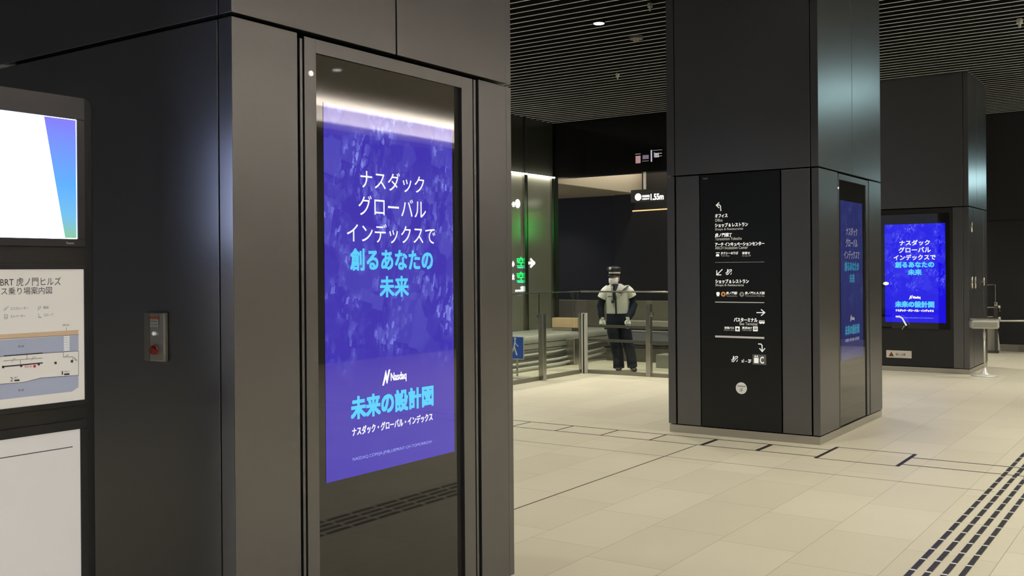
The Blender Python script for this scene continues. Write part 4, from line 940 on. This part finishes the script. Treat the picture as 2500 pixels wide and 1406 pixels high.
b.rings([(0.0, 0.0, 0.88, 0.14, 0.10), (0.0, 0, 0.98, 0.148, 0.11), (-0.01, 0, 1.10, 0.150, 0.118), (-0.015, 0, 1.24, 0.165, 0.112), (-0.015, 0, 1.36, 0.165, 0.095), (-0.02, 0.005, 1.425, 0.10, 0.07)], 20)
b.tube(armL, armRad, 12); b.tube(armR, armRad, 12); b.tube(legL, legRad, 14); b.tube(legR, legRad, 14)
hand_chain(b, armL[-1], -1, 0.0065); hand_chain(b, armR[-1], 1, 0.0065)
for (fx_, fy_, fz_) in (legL[-1], legR[-1]): b.tube([(fx_, fy_ + 0.03, 0.05), (fx_, fy_ - 0.08, 0.035), (fx_, fy_ - 0.15, 0.03)], [(0.035, 0.035), (0.04, 0.026), (0.03, 0.018)], 12)
body = voxel(b, 'body', M_SKIN, g, 0.006, 2)
for sd in (-1, 1):
    m = MB(); m.ball(head((0.030 * sd, -0.084, 0.022)), (0.013, 0.010, 0.008), 10, 6); m.build('eye', mat('eye_dark', (0.02, 0.015, 0.012), 0.3), g, smooth=True, local=True)
m = MB(); m.rings([(head((0, 0.012, 0))[0], head((0, 0.012, 0))[1], hz + z, rx, ry) for z, rx, ry in ((-0.035, 0.060, 0.078), (-0.01, 0.078, 0.093), (0.05, 0.081, 0.099))], 24); m.build('hair', mat('grey_black_hair', (0.03, 0.028, 0.026), 0.7), g, smooth=True, local=True)
hair = bpy.data.objects['hair']
# face mask
m = MB(); nu, nv = 12, 7
for j in range(nv + 1):
    for i in range(nu + 1):
        th = math.radians(-78 + 156 * i / nu); zz = 0.008 - 0.122 * j / nv
        bul = 0.014 * math.cos(th) * math.sin(math.pi * j / nv) + (0.012 if j < 3 and abs(i - nu / 2) < 2 else 0)
        rx = 0.083 - 0.030 * (j / nv) ** 3; ry = 0.103 - 0.026 * (j / nv) ** 3
        m.v.append(head((math.sin(th) * (rx + bul * 0.3), -math.cos(th) * (ry + bul) - 0.002, zz)))
for j in range(nv):
    for i in range(nu): q = j * (nu + 1) + i; m.f.append((q, q + nu + 1, q + nu + 2, q + 1))
mk = m.build('face_mask', mat('white_mask', (0.74, 0.74, 0.72), 0.7), g, smooth=True, local=True)
sd_ = mk.modifiers.new('s', 'SOLIDIFY'); sd_.thickness = 0.003; sd_.offset = 1
m = MB()
for s_ in (-1, 1):
    for z_ in (0.0, -0.075): m.tube([head((0.080 * s_, -0.022, z_)), head((0.086 * s_, 0.010, -0.01 + z_ * 0.2))], 0.0016, 6)
m.build('ear_loop', mat('white_mask', (0.74, 0.74, 0.72), 0.7), mk, local=True)
# cap: crown, white band, peak, badge
def hrings(m, rs, seg=28):
    m.rings([(head((0, oy, 0))[0], head((0, oy, 0))[1], hz + z, rx, ry) for z, rx, ry, oy in rs], seg)
m = MB(); hrings(m, ((0.048, 0.090, 0.106, 0.004), (0.108, 0.092, 0.108, 0.004), (0.135, 0.118, 0.126, -0.004), (0.160, 0.121, 0.128, -0.008), (0.180, 0.112, 0.118, -0.012), (0.198, 0.075, 0.08, -0.02), (0.204, 0.02, 0.02, -0.02)))
cap = m.build('peaked_cap', M_CAP, g, smooth=True, local=True)
m = MB(); hrings(m, ((0.080, 0.0935, 0.1095, 0.004), (0.081, 0.096, 0.112, 0.004), (0.103, 0.0965, 0.1125, 0.004), (0.104, 0.0935, 0.1095, 0.004))); m.build('cap_band', mat('cap_band_white', (0.75, 0.75, 0.72), 0.6), cap, smooth=True, local=True)
m = MB(); n = 14
for i in range(n + 1):
    th = math.radians(-72 + 144 * i / n)
    m.v.append(head((math.sin(th) * 0.090, -math.cos(th) * 0.103, 0.062))); rr = 0.045 * math.cos(th) ** 0.7
    m.v.append(head((math.sin(th) * (0.090 + rr * 0.2), -math.cos(th) * 0.103 - rr, 0.040)))
for i in range(n): m.f.append((2 * i, 2 * i + 1, 2 * i + 3, 2 * i + 2))
pk = m.build('peak', mat('cap_peak', (0.006, 0.006, 0.008), 0.15), cap, smooth=True, local=True); sd_ = pk.modifiers.new('s', 'SOLIDIFY'); sd_.thickness = 0.004
m = MB(); c_ = head((0.0, -0.132, 0.162)); d_ = head((0.0, -0.142, 0.162)); m.tube([c_, d_], 0.022, 16); m.build('cap_badge', mat('badge_silver', (0.55, 0.55, 0.6), 0.3, 0.7), cap, smooth=True, local=True)
# navy jacket (sleeves, collar) -- shirt under the vest
j = MB()
j.rings([(0.0, 0.0, 0.90, 0.163, 0.124), (-0.005, 0, 1.0, 0.158, 0.122), (-0.01, 0, 1.10, 0.160, 0.126), (-0.015, 0, 1.24, 0.174, 0.120), (-0.015, 0, 1.36, 0.176, 0.104), (-0.018, 0.005, 1.42, 0.125, 0.082), (hx + 0.006, 0.01, 1.458, 0.068, 0.066)], 22)
aj = [0.060, 0.066, 0.064, 0.056, 0.044]
j.tube(armL, aj, 14); j.tube(armR, [0.060, 0.068, 0.072, 0.064, 0.048], 14)
jac = voxel(j, 'navy_jacket', M_NAVY, g, 0.009, 3)
# trousers
q = MB(); q.rings([(0.0, 0.0, 1.00, 0.176, 0.136), (0.004, 0, 0.92, 0.188, 0.142), (0.012, 0, 0.82, 0.202, 0.146), (0.018, 0, 0.74, 0.190, 0.13)], 24)
q.tube([(-0.080, 0.0, 0.84), (-0.070, -0.01, 0.66), (-0.042, -0.02, 0.46), (0.002, 0.0, 0.25), (0.012, 0.01, 0.045)], [0.118, 0.112, 0.098, 0.090, 0.094], 16)
q.tube([(0.100, 0.0, 0.84), (0.122, -0.03, 0.66), (0.165, -0.04, 0.46), (0.218, -0.03, 0.25), (0.235, -0.03, 0.060)], [0.112, 0.104, 0.090, 0.084, 0.084], 16)
voxel(q, 'trousers', M_NAVY, g, 0.009, 3)
# vest with short white sleeves
vs = MB(); rr_ = Matrix.Rotation(math.radians(-10), 3, 'Z')
vs.rings([(-0.004, 0.0, 0.955, 0.190, 0.146), (-0.006, 0, 1.05, 0.188, 0.146), (-0.010, 0, 1.15, 0.190, 0.146), (-0.013, 0, 1.26, 0.196, 0.138), (-0.015, 0, 1.34, 0.196, 0.124), (-0.016, 0.002, 1.385, 0.184, 0.110), (-0.020, 0.004, 1.418, 0.140, 0.096), (-0.028, 0.008, 1.455, 0.088, 0.078)], 28)
vest = voxel(vs, 'pale_vest', M_VEST, g, 0.008, 3); vest['label'] = 'pale grey-white safety vest'
for sg, arm in ((-1, armL), (1, armR)):
    a0_, a1_ = Vector(arm[0]), Vector(arm[1]); dx = a1_ - a0_
    m = MB(); m.tube([a0_ + Vector((-sg * 0.070, 0.004, 0.010)), a0_ + Vector((-sg * 0.025, 0.0, 0.002)), a0_ + Vector((sg * 0.004, 0, -0.030)), a0_ + dx * 0.62, a0_ + dx * 1.22], [(0.040, 0.050), (0.064, 0.072), (0.074, 0.080), (0.080, 0.082), (0.086, 0.084)], 18)
    voxel(m, 'vest_sleeve', mat('white_vest_sleeve', (0.66, 0.66, 0.60), 0.7), vest, 0.007, 3)
m = MB(); m.prism([(-0.090, -0.092, 1.452), (0.020, -0.092, 1.452), (-0.035, -0.140, 1.30), (-0.052, -0.140, 1.30)], (0, -0.012, 0)); m.build('dark_shirt_front', M_CAP, vest, local=True)
m = MB(); m.prism([(-0.052, -0.142, 1.31), (-0.034, -0.142, 1.31), (-0.020, -0.150, 1.15), (-0.014, -0.150, 0.957), (-0.040, -0.150, 0.957), (-0.044, -0.150, 1.15)], (0, -0.006, 0)); m.build('front_opening', M_CAP, vest, local=True)
# dark shoulder band, badge, pocket flap, tie, lanyard, radio
m = MB(); m.tube([(0.085, -0.118, 1.345), (0.135, -0.100, 1.382), (0.175, -0.065, 1.415)], 0.020, 8, flat=0.5); m.build('shoulder_strap', M_CAP, vest, local=True)
m = MB(); m.box(-0.165, -0.085, -0.150, -0.137, 1.238, 1.250); m.build('pocket_flap', M_CAP, vest, local=True)
m = MB(); m.box(0.01, 0.085, -0.150, -0.134, 1.300, 1.345); m.build('name_badge', mat('badge_brown', (0.08, 0.04, 0.035), 0.5), vest, local=True)
m = MB(); m.prism([(-0.075, -0.135, 1.43), (-0.045, -0.135, 1.43), (-0.035, -0.147, 1.20), (-0.060, -0.147, 1.17), (-0.082, -0.147, 1.20)], (0, -0.006, 0)); m.build('tie', M_CAP, g, local=True)
m = MB(); m.tube([(-0.11, -0.105, 1.43), (-0.095, -0.140, 1.34), (-0.07, -0.158, 1.20)], 0.004, 6); m.tube([(0.0, -0.11, 1.43), (-0.035, -0.145, 1.32), (-0.07, -0.158, 1.20)], 0.004, 6); ly = m.build('lanyard', M_CAP, g, local=True)
m = MB(); m.box(-0.105, -0.055, -0.170, -0.150, 1.135, 1.185); m.build('pendant', M_CAP, ly, local=True)
m = MB(); m.tube([(0.02, -0.155, 1.270), (0.05, -0.158, 1.275)], 0.012, 8); m.tube([(-0.02, -0.158, 1.265), (0.0, -0.160, 1.225)], 0.008, 8); m.build('whistle', mat('whistle_metal', (0.7, 0.7, 0.66), 0.25, 0.8), vest, local=True)
# gloves
for arm, sd, nm in ((armL, -1, 'glove'), (armR, 1, 'glove')):
    m = MB(); hand_chain(m, arm[-1], sd, 0.0098); m.tube([(arm[-1][0], arm[-1][1], arm[-1][2] + 0.03), (arm[-1][0], arm[-1][1], arm[-1][2] - 0.005)], [0.040, 0.034], 14)
    voxel(m, nm, M_GLOVE, g, 0.0035, 1)
# shoes
for (fx_, fy_, fz_), tr_ in ((legL[-1], -0.01), (legR[-1], 0.03)):
    m = MB(); m.tube([(fx_, fy_ + 0.07, 0.045), (fx_, fy_ + 0.02, 0.055), (fx_ + tr_ * 0.6, fy_ - 0.08, 0.042), (fx_ + tr_, fy_ - 0.17, 0.034), (fx_ + tr_, fy_ - 0.20, 0.028)], [(0.035, 0.043), (0.048, 0.054), (0.052, 0.040), (0.046, 0.032), (0.026, 0.022)], 16)
    o = m.build('shoe', mat('black_leather', (0.008, 0.008, 0.010), 0.25), g, smooth=True, local=True)
bpy.context.view_layer.update()
for o in list(bpy.data.objects):
    if '_local' in o: del o['_local']
